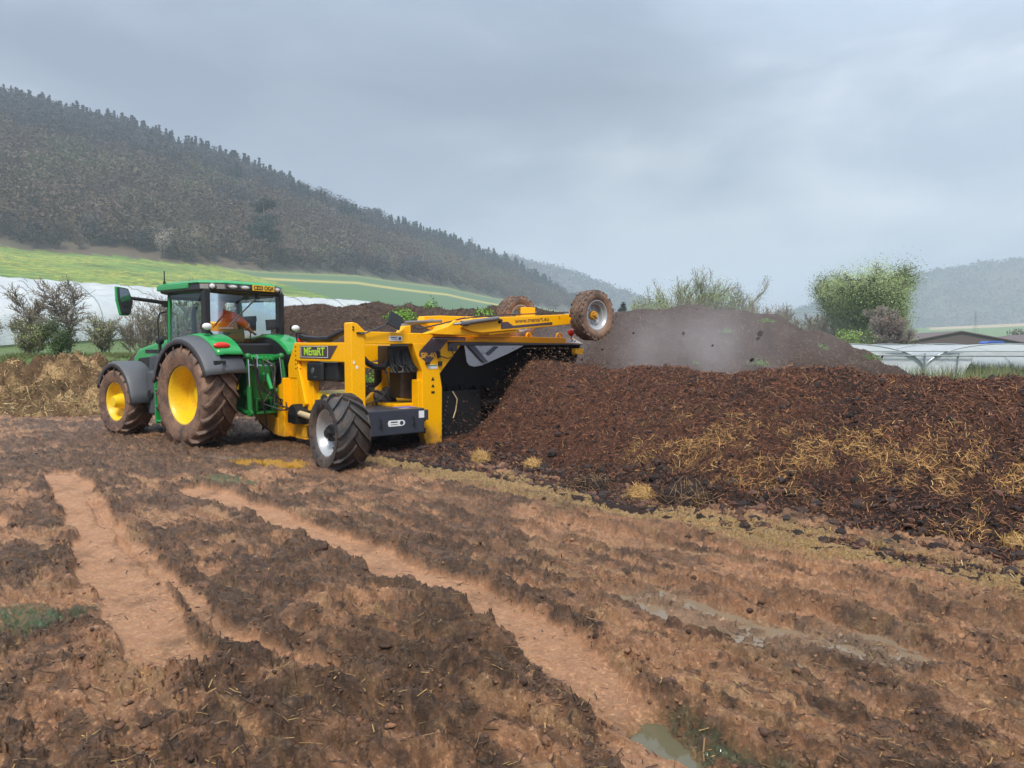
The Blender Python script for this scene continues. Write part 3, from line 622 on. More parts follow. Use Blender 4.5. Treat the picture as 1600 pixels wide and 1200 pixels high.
# clods in the air behind the rotor
def clod(r):
    v = IV3 * (1 + .35 * fbm(IV3[:, 0] * 2.2, IV3[:, 1] * 2.2 + IV3[:, 2] * 1.7, 3, 8))[:, None] * np.array([r, r * .8, r * .6]); return npmesh('flying_clod', v, IF3, True, col=np.tile(np.array([.025, .017, .014]), (len(v), 1)))
cme = clod(1.0); cme.materials.append(CLODM)
FLY = [(6.06, 18, 2.10, .12, 'largest dark clod in the air before the big grey heap'), (3.95, 17.0, 2.08, .07, 'second clod from the left in the steam'), (5.6, 16.8, 1.96, .08, 'dark clod flying just right of the heap centre'),
       (4.35, 16, 1.80, .05, 'small clod flying above the windrow crest'), (2.5, 15.2, 2.06, .035, 'tiny clod high in the steam right of the raised wheel'), (5.05, 15.5, 1.50, .08, 'clod just lifting off the windrow crest'),
       (1.9, 15.5, 1.72, .045, 'tiny clod nearest the orange marker ball'), (9.3, 18.5, 1.52, .06, 'clod landing at the right side of the windrow')]
for x_, y_, z_, r_, lb in FLY:
    o = bpy.data.objects.new('flying_clod', cme); C.objects.link(o); o.location = (x_, y_, z_); o.scale = (r_ * .62,) * 3; o.rotation_euler = (r_ * 40, r_ * 70, x_)
    tag(o, lb, 'flying clod', 'clods of compost thrown into the air')
# debris spray under the hood
n = 3000; a = RNG.uniform(0, 1, n); s = RNG.uniform(-1.0, 1.9, n); c = RNG.uniform(-1.6, 2.0, n); hh = np.maximum(pile_h(s, c), 0); zt = np.minimum(1.75, hh + np.abs(RNG.standard_normal(n)) * .35 * np.exp(-np.maximum(s, 0) * .5))
x, y = pile_w(s, c); rad = np.clip(RNG.lognormal(-4.9, .45, n), .004, .022); V, F, k = lumps(np.stack([x, y, zt], 1), rad, .8, .35)
pal = np.array([(.10, .055, .035), (.06, .035, .025), (.18, .10, .06), (.03, .02, .018)]); col = np.repeat(pal[RNG.integers(0, 4, n)], k, 0)
o = link('flying_crumbs', npmesh('flying_crumbs', V, F, False, col=col), CLODM); tag(o, 'spray of brown crumbs flung out from under the yellow hood', 'flying crumbs', kind='stuff')

# ================================================================== OTHER HEAPS
def heap(name, pts, hw, label, mat, res=.09, seed=0, lumpy=.1, crest=None, cat='compost heap', wfront=None, att=None, pw=1.5):
    """ridge of loose material along a polyline of (x, y, height)"""
    P = np.array(pts, float); xs = np.arange(P[:, 0].min() - hw, P[:, 0].max() + hw, res); ys = np.arange(P[:, 1].min() - hw, P[:, 1].max() + hw, res)
    XX, YY = np.meshgrid(xs, ys, indexing='ij'); x = XX.ravel(); y = YY.ravel(); best = np.full(x.shape, -1.)
    for a_, b_ in zip(P[:-1], P[1:]):
        ab = b_[:2] - a_[:2]; tt = np.clip(((x - a_[0]) * ab[0] + (y - a_[1]) * ab[1]) / (ab @ ab), 0, 1); d = np.hypot(x - a_[0] - tt * ab[0], y - a_[1] - tt * ab[1]) + .12 * hw * fbm(x * .5, y * .5, 3, seed)
        hh = (a_[2] + tt * (b_[2] - a_[2])); w_ = hw * np.clip(hh / P[:, 2].max(), .25, 1); best = np.maximum(best, hh * (1 - np.clip(d / w_, 0, 1.2) ** pw))
    inside = best > 0
    z = np.where(inside, best + lumpy * fbm(x * .7, y * .7, 6, seed + 3, .6) * np.clip(best * 2, 0, 1), -.1 + best * .3)
    z = np.maximum(z, -.3); F = gridF(*XX.shape); fz = z[F].max(1); F = F[fz > -.08]
    used, inv = np.unique(F, return_inverse=True); F = inv.reshape(F.shape)
    V = np.stack([x, y, z], 1)[used]
    o = link(name, npmesh(name, V, F, True, dict(straw=(att(x, y, z)[used] if att else np.zeros(len(used))))), mat); tag(o, label, cat); return o, V, F
def heapmat(name, a, bcol, cst, sc=8, fine=40):
    m, t, b = newmat(name); P_ = add(t, 'ShaderNodeTexCoord').outputs['Object']; nB = noise(t, sc, 8, .75, vec=P_); nC = noise(t, fine, 6, .75, vec=P_); nA = noise(t, .9, 5, .6, vec=P_)
    c0 = mixc(t, ramp(t, nC, .35, .66), a, bcol); c0 = mixc(t, mul(t, ramp(t, nB, .5, .7), .5), c0, tuple(q * 1.35 for q in bcol)); c0 = mixc(t, mul(t, ramp(t, nA, .42, .62), .35), c0, a)
    c0 = mixc(t, mul(t, attr(t, 'straw').outputs['Fac'], ramp(t, nC, .3, .55)), c0, cst)
    t.links.new(c0, b.inputs['Base Color']); b.inputs['Roughness'].default_value = .95; b.inputs['Specular IOR Level'].default_value = .2; bump(t, b, mul(t, nB, nC, 'ADD'), .9, .08); return m
HM1 = heapmat('old_compost', (.040, .026, .020), (.125, .080, .060), (.4, .3, .15), 5, 26)
HM2 = heapmat('grey_compost', (.042, .030, .025), (.125, .088, .070), (.4, .3, .15), 4, 24)
HM3 = heapmat('strawy_manure', (.070, .042, .026), (.24, .15, .075), (.52, .35, .17), 3.5, 18)
hA, VA, FA = heap('compost_heap', [(-11.5, 22.5, .6), (-9.6, 23, 2.2), (-8, 23.6, 3.0), (-6.5, 24, 3.08), (-4.6, 24.3, 3.15), (-2.6, 24.8, 3.12), (-.5, 25.2, 3.16), (1.8, 26, 2.9), (4, 27, 2.9)], 5.2, 'long dark old compost windrow rising behind the tractor and turner', HM1, .09, 3, .16)
hB, VB, FB = heap('compost_heap', [(1.2, 29, 2.5), (4.2, 29, 3.05), (7.1, 29.2, 3.38), (9.6, 29.3, 3.05), (12.0, 29.3, 2.15), (14.3, 29.3, .9), (15.6, 29.2, .2)], 6.4, 'broad grey brown compost heap wrapped in steam behind the windrow', HM2, .1, 9, .10)
hC, VC, FC = heap('manure_heap', [(-24, 25.5, .9), (-20, 25.0, 1.25), (-17.5, 24.4, .95), (-15.0, 23.8, 1.05), (-13.6, 23.2, 1.15), (-12.0, 23.0, .95), (-10.6, 23, .9)], 2.8, 'straw coloured manure heap with lumpy top left of the tractor', HM3, .06, 15, .62, cat='manure heap', att=lambda x, y, z: sst(.0, .45, fbm(x * .55, y * .8, 4, 88)), pw=2)
hD, VD, FD = heap('manure_heap', [(-19.5, 21.6, .5), (-16.6, 21.3, .65), (-14.2, 21.2, .5), (-12.4, 20.6, .75), (-11.0, 20.2, .6)], 1.6, 'low front row of brown and straw manure beside the tractor front wheel', HM3, .05, 25, .5, cat='manure heap', att=lambda x, y, z: sst(.1, .5, fbm(x * .7, y * .9, 4, 89)) * .9, pw=2)
def scatter_on(V, F, n, up=-.2):
    i = RNG.integers(0, len(F), n); T_ = V[F[i]]; a = RNG.dirichlet(np.ones(4), n); p = (T_ * a[:, :, None]).sum(1)
    nn = np.cross(T_[:, 1] - T_[:, 0], T_[:, 2] - T_[:, 0]); nn /= np.linalg.norm(nn, axis=1, keepdims=True) + 1e-9; nn *= np.sign(nn[:, 2:3] + 1e-9); return p, nn
def dress(V, F, n, L, W, pal, name, label, cat):
    p, nn = scatter_on(V, F, n); V2, F2, k = strips(p + nn * .01, nn, RNG.uniform(*L, n), RNG.uniform(*W, n), curl=.4, lift=.5)
    o = link(name, npmesh(name, V2, F2, False, col=np.repeat(np.array(pal)[RNG.integers(0, len(pal), n)] * RNG.uniform(.6, 1.2, (n, 1)), k, 0)), FIBM); tag(o, label, cat, kind='stuff')
dress(VA, FA, 26000, (.05, .22), (.01, .022), [(.03, .02, .016), (.09, .06, .045), (.17, .12, .09), (.05, .035, .028)], 'compost_fibres', 'coarse shreds over the old dark windrow behind the machines', 'compost fibres')
dress(VB, FB, 16000, (.05, .2), (.008, .018), [(.05, .038, .032), (.16, .12, .10), (.24, .19, .15)], 'compost_fibres', 'pale shreds scattered over the broad grey heap', 'compost fibres')
dress(np.concatenate([VC, VD]), np.concatenate([FC, FD + len(VC)]), 26000, (.06, .3), (.008, .018), [(.34, .22, .10), (.5, .36, .18), (.09, .055, .03), (.2, .13, .06), (.14, .12, .04)], 'loose_straw', 'tangled straw sticking out of the manure heaps on the left', 'straw')

# ================================================================== VEGETATION
def grow(rng, h, spread=.5, levels=4, nb=3, r0=.06, lean=0, up=.25, n0=6, trunk=.35, wig=.12):
    segs = []; tips = []
    def br(p, d, L, r, lv):
        n = n0 if lv == 0 else 4; q_ = p.copy(); rr = r
        for i in range(n):
            d = d + rng.standard_normal(3) * wig; d[2] += up * .15; d /= np.linalg.norm(d); e = q_ + d * L / n; r2 = r * (1 - .6 * (i + 1) / n)
            segs.append((q_, e, rr, r2)); q_ = e; rr = r2
            if lv < levels and (lv > 0 or i / n >= trunk - .01):
                for _ in range(nb if lv else nb + 0):
                    if rng.random() < .8:
                        a = rng.uniform(0, 6.283); s_ = rng.uniform(.45, 1.0) * spread * 1.6; side = np.array([math.cos(a), math.sin(a), 0]); side = side - d * (side @ d); nd = d * (1 - .35 * s_) + side * s_; nd[2] += up; nd /= np.linalg.norm(nd)
                        br(q_, nd, L * rng.uniform(.38, .6) * (1 if lv else .95), rr * .6, lv + 1)
        tips.append(q_)
    br(np.zeros(3), np.array([lean, 0, 1.]), h * .8, r0, 0)
    return segs, np.array(tips)
def segmesh(name, segs, n=4, minr=.004):
    P0 = np.array([s[0] for s in segs]); P1 = np.array([s[1] for s in segs]); R0 = np.maximum([s[2] for s in segs], minr); R1 = np.maximum([s[3] for s in segs], minr)
    d = P1 - P0; d /= np.linalg.norm(d, axis=1, keepdims=True) + 1e-9; a = np.cross(d, np.where(np.abs(d[:, 2:3]) < .9, [[0, 0, 1.]], [[1., 0, 0]])); a /= np.linalg.norm(a, axis=1, keepdims=True); b_ = np.cross(d, a)
    V = []
    for P, R_ in ((P0, R0), (P1, R1)):
        for j in range(n):
            t_ = 6.28318 * j / n; V.append(P + (a * math.cos(t_) + b_ * math.sin(t_)) * R_[:, None])
    V = np.stack(V, 1); F = np.array([[j, (j + 1) % n, n + (j + 1) % n, n + j] for j in range(n)])[None] + (np.arange(len(segs)) * 2 * n)[:, None, None]
    return npmesh(name, V.reshape(-1, 3), F.reshape(-1, 4), True)
def leafmesh(name, pts, size, pal, rng, asp=.6, jit=.8, order=.9):
    # faces turned loosely outwards, as leaves are, so that a crown has a lit and a shaded side
    n = len(pts); o_ = pts - pts.mean(0); o_ /= np.linalg.norm(o_, axis=1, keepdims=True) + 1e-6; nr = o_ * order + rng.standard_normal((n, 3)) * .5 + np.array([0, 0, .3]); nr /= np.linalg.norm(nr, axis=1, keepdims=True)
    d = np.cross(nr, rng.standard_normal((n, 3))); d /= np.linalg.norm(d, axis=1, keepdims=True); e = np.cross(d, nr)
    s = size * rng.uniform(.5, 1.4, (n, 1)); V = np.stack([pts - d * s * .5, pts + e * s * asp * .5, pts + d * s * .5, pts - e * s * asp * .5], 1)
    F = np.arange(4 * n).reshape(n, 4); pal = np.array(pal); col = np.repeat(pal[rng.integers(0, len(pal), n)] * rng.uniform(jit, 1.2, (n, 1)), 4, 0)
    return npmesh(name, V.reshape(-1, 3), F, False, col=col)
BARK = pm('bark', (.10, .078, .058), .9, ds=6); BARKL = pm('pale_bark', (.25, .22, .18), .9, ds=6)
LEAF = colmat('leaf', .7, nz=2)
def plant(name, loc, h, label, cat, group=None, seed=1, leaf=None, lsize=.06, nleaf=0, lj=.12, bark=None, minr=.006, stems=1, **kw):
    rng = np.random.default_rng(seed); rt = empty(name, loc); segs = []
    for q_ in range(stems):
        s0, tips = grow(rng, h * (1 if stems == 1 else rng.uniform(.6, 1)), **dict(kw, lean=kw.get('lean', 0) + (0 if stems == 1 else rng.uniform(-.55, .55)))); o0 = np.array([0, 0, 0]) if stems == 1 else np.array([rng.uniform(-.25, .25) * h, rng.uniform(-.15, .15) * h, 0])
        segs += [(a + o0, b_ + o0, r, r2) for a, b_, r, r2 in s0]
    mz = max(s_[1][2] for s_ in segs); k_ = h / mz; segs = [(a * k_, b_ * k_, r, r2) for a, b_, r, r2 in segs]
    link('trunk' if 'tree' in name else 'stems', segmesh('stems', segs, 4, minr), bark or BARK, rt)
    if nleaf:
        mid = np.array([(s_[0] + s_[1]) / 2 for s_ in segs if s_[2] < kw.get('r0', .06) * .45]); ii = rng.integers(0, len(mid), nleaf); pts = mid[ii] + rng.standard_normal((nleaf, 3)) * lj; pts[:, 2] = np.maximum(pts[:, 2], .03)
        link('crown' if 'tree' in name else 'leaves', leafmesh('leaves', pts, lsize, leaf, rng), LEAF, rt)
    return tag(rt, label, cat, group)
def gzz(x, y): return gz(x, y) if y < 50 else float(TZ(np.array([float(x)]), np.array([float(y)]))[0])
LG = [(.24, .31, .10), (.30, .36, .14), (.19, .24, .09)]; BG = [(.18, .30, .04), (.26, .38, .06), (.12, .2, .03)]
GG = [(.26, .26, .17), (.32, .31, .2), (.19, .2, .12)]
plant('bare_tree', (-20.6, 31.5, gzz(-20.6, 31.5) - .1), 3.2, 'bare spreading tree at far left before the white tunnels', 'tree', seed=4, spread=.65, levels=3, nb=3, r0=.06, lean=.15, n0=7, trunk=.3, minr=.009, bark=BARKL, nleaf=900, leaf=GG, lsize=.05)
plant('bare_tree', (-18.7, 31.2, gzz(-18.7, 31.2) - .1), 3.5, 'taller bare tree with upright stem, second from the left by the tunnels', 'tree', seed=9, spread=.7, levels=3, nb=3, r0=.065, n0=8, trunk=.3, up=.12, minr=.009, bark=BARKL, nleaf=900, leaf=GG, lsize=.05)
SH = [(-23.5, 32.0, 2.3, 0), (-22.3, 31, 2.5, 1), (-21.2, 32.3, 2.6, 1), (-19.9, 30.6, 2.3, 2), (-18.6, 30.2, 2.2, 3), (-17.5, 31, 2.7, 1), (-16.3, 31.6, 3.1, 0), (-15.2, 30.8, 3.2, 0), (-14.0, 31.2, 3.6, 1), (-13.1, 30.5, 4.0, 0), (-11.8, 31, 3.8, 1)]
SL = ['leafless grey shrub at the left edge of the picture', 'pale twiggy shrub beneath the first bare tree', 'silvery green shrub between the two bare trees', 'dull green bush at the foot of the second bare tree', 'dark green leafy bush under the taller bare tree',
      'pale bush right of the taller bare tree', 'thin grey shrub midway between bare trees and tractor', 'bare arching shrub left of the tractor mirror', 'leafy shrub directly under the tractor mirror', 'bare shrub beside the tractor mirror arm', 'pale green shrub seen through the side of the cab']
for i, (x_, y_, h_, k_) in enumerate(SH):
    plant('shrub', (x_, y_, gzz(x_, y_)), h_ - .55, SL[i], 'shrub', 'scrub in front of the white tunnels', seed=30 + i, stems=5, spread=.6, levels=3, nb=2, r0=.022, n0=5, trunk=.0, up=.3, minr=.0065, bark=BARKL,
          nleaf=[1200, 3500, 5000, 8000][k_], leaf=[GG, GG + LG, LG, [(.05, .1, .03), (.08, .14, .04)]][k_], lsize=.055, lj=.12)
plant('willow_tree', (34.2, 69, 0), 9.3, 'lower middle bulge filling the gap between the two big fresh green trees', 'tree', seed=79, spread=.7, levels=4, nb=2, r0=.25, n0=6, trunk=.0, up=.1, minr=.02, nleaf=60000, leaf=[(.26, .33, .13), (.31, .39, .17), (.21, .28, .11)], lsize=.12, lj=.6)
# grass and nettles behind the manure heaps and behind the turner
def blades(n, fx, fy, h, pal, name, label):
    x = RNG.uniform(*fx, n); y = RNG.uniform(*fy, n); d = fbm(x * .5, y * .5, 3, 55) > -.15; x, y = x[d], y[d]; n = len(x); z = TZ(x, y)
    L = RNG.uniform(*h, n); dx = RNG.standard_normal(n) * .35 * L; dy = RNG.standard_normal(n) * .2 * L; w_ = RNG.uniform(.012, .03, n)
    V = np.stack([np.stack([x - w_, y, z], 1), np.stack([x + w_, y, z], 1), np.stack([x + dx, y + dy, z + L], 1)], 1).reshape(-1, 3)
    o = link(name, npmesh(name, V, np.arange(3 * n).reshape(n, 3), False, col=np.repeat(np.array(pal)[RNG.integers(0, len(pal), n)] * RNG.uniform(.7, 1.2, (n, 1)), 3, 0)), LEAF); tag(o, label, 'grass', kind='stuff')
blades(22000, (-25, -9), (26.5, 31), (.08, .28), [(.07, .11, .03), (.10, .15, .045), (.15, .15, .06)], 'grass', 'rough green grass between the manure heap and the scrub')
blades(30000, (4, 40), (33, 48), (.3, 1.0), [(.10, .14, .06), (.15, .18, .08), (.2, .21, .11)], 'tall_grass', 'tall grass and crops around the open tunnels on the right')
def weed(x_, y_, z_, r, h_, lb, n=700, pal=BG):
    rng = np.random.default_rng(int(abs(x_ * 100)) + n); a = rng.uniform(0, 6.283, n); q_ = np.sqrt(rng.uniform(0, 1, n)); pts = np.stack([np.cos(a) * q_ * r, np.sin(a) * q_ * r, rng.uniform(0, 1, n) ** .7 * h_ * (1.05 - q_ * .8)], 1)
    o = link('weed', leafmesh('weed', pts, .07, pal, rng, .5), LEAF); o.location = (x_, y_, z_); tag(o, lb, 'weed', 'green weeds on the old heaps'); return o
def hz(V, x, y):
    d = np.hypot(V[:, 0] - x, V[:, 1] - y); return float(V[d.argmin(), 2])
WG = [(.09, .22, .02), (.15, .32, .03), (.2, .38, .05)]
for x_, y_, V_, r_, h_, lb in ((-7.3, 22.6, VA, .3, .5, 'upper weed on the old windrow just right of the cab'), (-7.1, 21.6, VA, .25, .3, 'lower weed on the old windrow near the cab'),
        (-3.5, 23.4, VA, .6, .55, 'broad weed clump on the windrow above the turner mirror'), (-2.6, 24.0, VA, .25, .5, 'dark little weed on the windrow crest'), (-.9, 24.3, VA, .45, .35, 'weed on the windrow left of the raised wheels'),
        (-4.6, 20.2, VA, .9, .75, 'bright leafy weeds seen through the turner frame'), (-5.6, 19.7, VA, .5, .6, 'tall weed left of the turner post'), (-3.5, 20.2, VA, .7, .7, 'bright weeds right of the turner post'),
        (5.3, 26.6, VB, .35, .25, 'weed high on the left of the grey heap'), (7.7, 26.4, VB, .28, .2, 'weed on the middle of the grey heap'), (9.4, 27.4, VB, .4, .25, 'weed on the right shoulder of the grey heap'),
        (8.3, 24.8, VB, .35, .35, 'weed low on the grey heap in the steam'), (6.0, 24.6, VB, .3, .25, 'weed low on the left of the grey heap'), (11.0, 26.2, VB, .3, .3, 'weed on the right flank of the grey heap'), (13.2, 27.2, VB, .45, .3, 'rightmost weed near the foot of the grey heap')):
    weed(x_, y_, hz(V_, x_, y_) - .03, r_, h_, lb, 900 if r_ > .5 else 240, WG if V_ is VA else [(.10, .17, .05), (.14, .22, .07)])

# trees beyond the heaps on the right
GB = [(.26, .33, .13), (.31, .39, .17), (.21, .28, .11), (.33, .37, .18)]
plant('willow_tree', (36.0, 72, 0), 9.0, 'large rounded fresh green tree at the right, in front of the far hill', 'tree', seed=71, spread=.62, levels=4, nb=2, r0=.3, n0=6, trunk=.0, up=.22, minr=.02, nleaf=75000, leaf=GB, lsize=.12, lj=.5)
plant('willow_tree', (32.5, 71, 0), 9.2, 'left half of the pair of big fresh green trees, slightly greyer', 'tree', seed=74, spread=.5, levels=4, nb=2, r0=.28, n0=6, trunk=.0, up=.3, minr=.02, nleaf=60000, leaf=GB[1:], lsize=.12, lj=.5)
plant('bare_tree', (30.2, 58, 0), 5.1, 'reddish brown leafless bush in front of the big green trees', 'tree', seed=75, spread=.6, levels=4, nb=3, r0=.14, n0=5, trunk=.0, up=.25, minr=.014, nleaf=3000, leaf=[(.2, .13, .1), (.26, .17, .12)], lsize=.12, bark=BARKL)
plant('shrub', (25.3, 55, 0), 2.9, 'small yellow green bush where the grey heap slopes down', 'shrub', seed=76, spread=.55, levels=3, nb=3, r0=.06, n0=5, trunk=.0, minr=.012, nleaf=9000, leaf=BG, lsize=.13, lj=.2)
for i, (px, y_, h_, lb, nl, g_) in enumerate(((1003, 62, 5.4, 'low leafy yellow green tree at the left end of the group behind the heap', 14000, BG), (1030, 66, 6.6, 'slender tree, second from left in the group behind the heap', 13000, LG), (1048, 70, 7.6, 'thin upright tree left of the tallest one behind the heap', 12000, LG),
        (1082, 72, 8.9, 'tallest fine twigged tree above the crest of the grey heap', 14000, LG), (1108, 72, 8.2, 'light green tree right of the tallest behind the heap', 16000, LG + BG))):
    plant('slender_tree', ((px - 800) / 1150 * y_, y_, 0), h_ * 1.06, lb, 'tree', 'young trees behind the grey heap', seed=90 + i, stems=4, spread=.55, levels=3, nb=2, r0=.10, n0=7, trunk=.15, up=.35, minr=.016, nleaf=nl, leaf=g_, lsize=.12, lj=.3, bark=BARKL)
BT = ['first', 'second', 'third', 'fourth', 'fifth', 'sixth', 'seventh', 'eighth', 'ninth', 'tenth']
for i in range(10):
    px = 1140 + i * 21; y_ = 80 - (i % 3) * 4; h_ = 1.8 + (72 - i * 3.5 + (i % 3) * 6) * y_ / 1150
    plant('hedge_tree', ((px - 800) / 1150 * y_, y_, 0), h_, BT[i] + ' bare hedge tree from the left beyond the shoulder of the grey heap', 'tree', 'bare hedge trees beyond the grey heap', seed=110 + i, stems=4, spread=.45, levels=3, nb=2, r0=.09, n0=6, trunk=.0, up=.35, minr=.02, nleaf=4200, leaf=GG + LG[:1], lsize=.12, lj=.35, bark=BARKL)

# ---------------- woods on the valley side
def cone_pts(rng, n, h, r, bot=.15):
    q_ = rng.uniform(0, 1, n) ** .75; z = h * (1 - q_ * (1 - bot)); rad = r * q_ * (.55 + .45 * np.abs(np.sin(z * 9 / h * 3.1))) * rng.uniform(.5, 1, n) ** .5; a = rng.uniform(0, 6.283, n)
    return np.stack([np.cos(a) * rad, np.sin(a) * rad, z], 1)
def dome_pts(rng, n, h, r, bot=.2):
    d = rng.standard_normal((n, 3)); d /= np.linalg.norm(d, axis=1, keepdims=True); d *= rng.uniform(.45, 1, (n, 1)) ** .6; lob = 1 + .25 * np.sin(3 * np.arctan2(d[:, 1], d[:, 0]) + h) + .2 * np.sin(5 * d[:, 2] + r)
    return np.stack([d[:, 0] * r * lob, d[:, 1] * r * lob, h * (.5 + bot / 2) + d[:, 2] * h * (.5 - bot / 2) * (.9 + .1 * lob)], 1)
CONC = [(.010, .022, .020), (.015, .030, .026), (.008, .018, .016)]; CONG = [(.03, .075, .045), (.045, .10, .06), (.024, .055, .035)]
BRWC = [(.080, .056, .037), (.090, .063, .042), (.072, .050, .034)]; OLIC = [(.080, .074, .036), (.090, .083, .042), (.072, .066, .033)]; GRYC = [(.036, .034, .037), (.041, .039, .042), (.031, .030, .033)]
def hill_tree(kind, rng, h, r, n, sz):
    pts = (cone_pts if kind in ('conifer', 'green_conifer') else dome_pts)(rng, n, h, r)
    pal = dict(conifer=CONC, green_conifer=CONG, brown=BRWC, olive=OLIC, grey=GRYC)[kind]
    return pts, np.array(pal)
def protos(kind, name, h, r, n, sz, count, seed):
    out_ = []
    for i in range(count):
        rng = np.random.default_rng(seed + i); pts, pal = hill_tree(kind, rng, h * rng.uniform(.88, 1.1), r * rng.uniform(.85, 1.15), n, sz)
        tr = MB(); tr.tube([(0, 0, -1), (.1, 0, h * .35), (0, .1, h * .75)], [.28, .2, .06], 5)
        if kind not in ('conifer', 'green_conifer'):
            for j in range(7):
                a = rng.uniform(0, 6.28); tr.tube([(0, 0, h * rng.uniform(.2, .5)), (math.cos(a) * r * .8, math.sin(a) * r * .8, h * rng.uniform(.6, .9))], [.12, .04], 4)
        me1 = bpy.data.meshes.new('trunk'); me1.from_pydata(tr.v, [], tr.f); me1.materials.append(BARK)
        me2 = leafmesh('crown', pts, sz, pal, rng, .55, .7); me2.materials.append(LEAF); out_.append((me1, me2))
    return out_
PR = dict(conifer=protos('conifer', 'c', 12, 3.3, 420, 1.1, 4, 200), green_conifer=protos('green_conifer', 'g', 14, 2.7, 420, 1.2, 3, 210), brown=protos('brown', 'b', 9, 3.8, 420, .9, 4, 220), olive=protos('olive', 'o', 8, 3.6, 420, .9, 3, 230), grey=protos('grey', 'y', 11, 4.2, 420, 1.0, 3, 240))
def put_tree(kind, x, y, sc, rz, label, group, nm):
    me1, me2 = random.choice(PR[kind]); r_ = empty(nm, (x, y, gzz(x, y) - .3), rz); r_.scale = (sc, sc, sc * random.uniform(.9, 1.15))
    for n_, m_ in (('trunk', me1), ('crown', me2)):
        o = bpy.data.objects.new(n_, m_); C.objects.link(o); o.parent = r_
    return tag(r_, label, 'tree', group)
def at_uv(u, r): return (u - 800) / 1150 * r, r
random.seed(5)
for i in range(96):                      # conifers along the skyline of the hill
    u = -60 + i * 4.9 + random.uniform(-2, 2); r = float(D_R(u)) - random.uniform(-6, 14); x, y = at_uv(u, r)
    put_tree('conifer', x, y, random.uniform(.5, 1.3), random.uniform(0, 6), 'dark conifer on the left part of the hill skyline', 'conifers on the hill skyline', 'conifer_tree')
for i in range(44):                      # greener plantation lower down the ridge
    u = 622 + i * 4.1 + random.uniform(-2, 2); r = float(D_R(u)) - random.uniform(-5, 45); x, y = at_uv(u, r)
    put_tree('green_conifer', x, y, random.uniform(.55, 1.2), random.uniform(0, 6), 'green conifer of the plantation on the lower right end of the hill', 'conifers of the lower plantation', 'conifer_tree')
for i in range(86):                      # edge of the wood above the fields
    u = -70 + i * 11 + random.uniform(-5, 5); r = float(D_W(u)) + random.uniform(1, 14); x, y = at_uv(u, r)
    put_tree(random.choice(['brown', 'olive', 'brown', 'grey']), x, y, random.uniform(.55, 1.0) * (1 + .4 * (u > 400)), random.uniform(0, 6), 'leafless tree in the row where the wood meets the green field', 'trees along the lower edge of the wood', 'edge_tree')
# the wood itself
def woodland():
    VV = []; FF = []; CCc = []; off = 0; rng = np.random.default_rng(77)
    groups = []
    for k_ in range(4300):
        u = rng.uniform(-330, 985); tt = rng.uniform(0, 1) ** .9; a = float(D_W(u)); b_ = float(D_R(u)); r = a + 8 + (b_ - a + 12) * tt
        if u > 870 and tt < .25: continue
        x, y = at_uv(u, r); nz = float(fbm(np.array([x * .012]), np.array([y * .012]), 3, 12)[0])
        nz2 = float(fbm(np.array([x * .02]), np.array([y * .02]), 3, 14)[0]) + rng.uniform(-.08, .08)
        if tt > .86 and u < 480: kind = 'conifer'
        elif tt > .78 and 600 < u < 800: kind = 'green_conifer'
        elif tt < .46 + .2 * nz: kind = 'olive' if nz2 > .18 else 'brown'
        elif nz > .28: kind = 'conifer'
        else: kind = 'grey' if nz2 < .22 else 'brown'
        groups.append((kind, x, y))
    for kind in ('conifer', 'green_conifer', 'brown', 'olive', 'grey'):
        g_ = [(x, y) for k_, x, y in groups if k_ == kind]
        if not g_: continue
        xs = np.array([p[0] for p in g_]); ys = np.array([p[1] for p in g_]); zs = TZ(xs, ys) - .4; nt_ = len(g_); K = 185
        tmpl = []
        for v in range(6):
            h0, r0 = dict(conifer=(13, 2.6), green_conifer=(13, 2.8), brown=(9, 4.2), olive=(8.5, 4), grey=(12, 4.4))[kind]
            p, pal = hill_tree(kind, rng, h0, r0, K, 1); o_ = p - p.mean(0); o_ /= np.linalg.norm(o_, axis=1, keepdims=True) + 1e-6; nr = o_ * .6 + rng.standard_normal((K, 3)) * .6 + np.array([0, 0, .3]); nr /= np.linalg.norm(nr, axis=1, keepdims=True); d = np.cross(nr, rng.standard_normal((K, 3))); d /= np.linalg.norm(d, axis=1, keepdims=True); e = np.cross(d, nr)
            s = (1.8 if kind in ('conifer', 'green_conifer') else .95) * rng.uniform(.5, 1.3, (K, 1)); tmpl.append(np.stack([p - d * s * .5, p + e * s * .3, p + d * s * .5, p - e * s * .3], 1))
        tmpl = np.stack(tmpl); pick = rng.integers(0, 6, nt_); sc = rng.uniform(.75, 1.45, nt_)[:, None, None, None]; V = tmpl[pick] * sc
        V = V + np.stack([xs, ys, zs], 1)[:, None, None, :]; tone = (rng.uniform(.86, 1.12, nt_) * (1 + .22 * fbm(xs * .018, ys * .012, 2, 19)) * (1.5 - .75 * np.clip((ys - D_W(azim(xs, ys))) / (D_R(azim(xs, ys)) - D_W(azim(xs, ys))), 0, 1) ** .7))[:, None, None]; cl = pal[rng.integers(0, len(pal), nt_)][:, None, :] * tone * rng.uniform(.94, 1.06, (nt_, K, 1))
        VV.append(V.reshape(-1, 3)); CCc.append(np.repeat(cl.reshape(-1, 3), 4, 0))
    V = np.concatenate(VV); F = np.arange(len(V)).reshape(-1, 4)
    o = link('woodland', npmesh('woodland', V, F, False, col=np.concatenate(CCc)), LEAF); tag(o, 'mass of leafless grey brown wood with dark conifers covering the hillside', 'woodland', kind='stuff')
woodland()
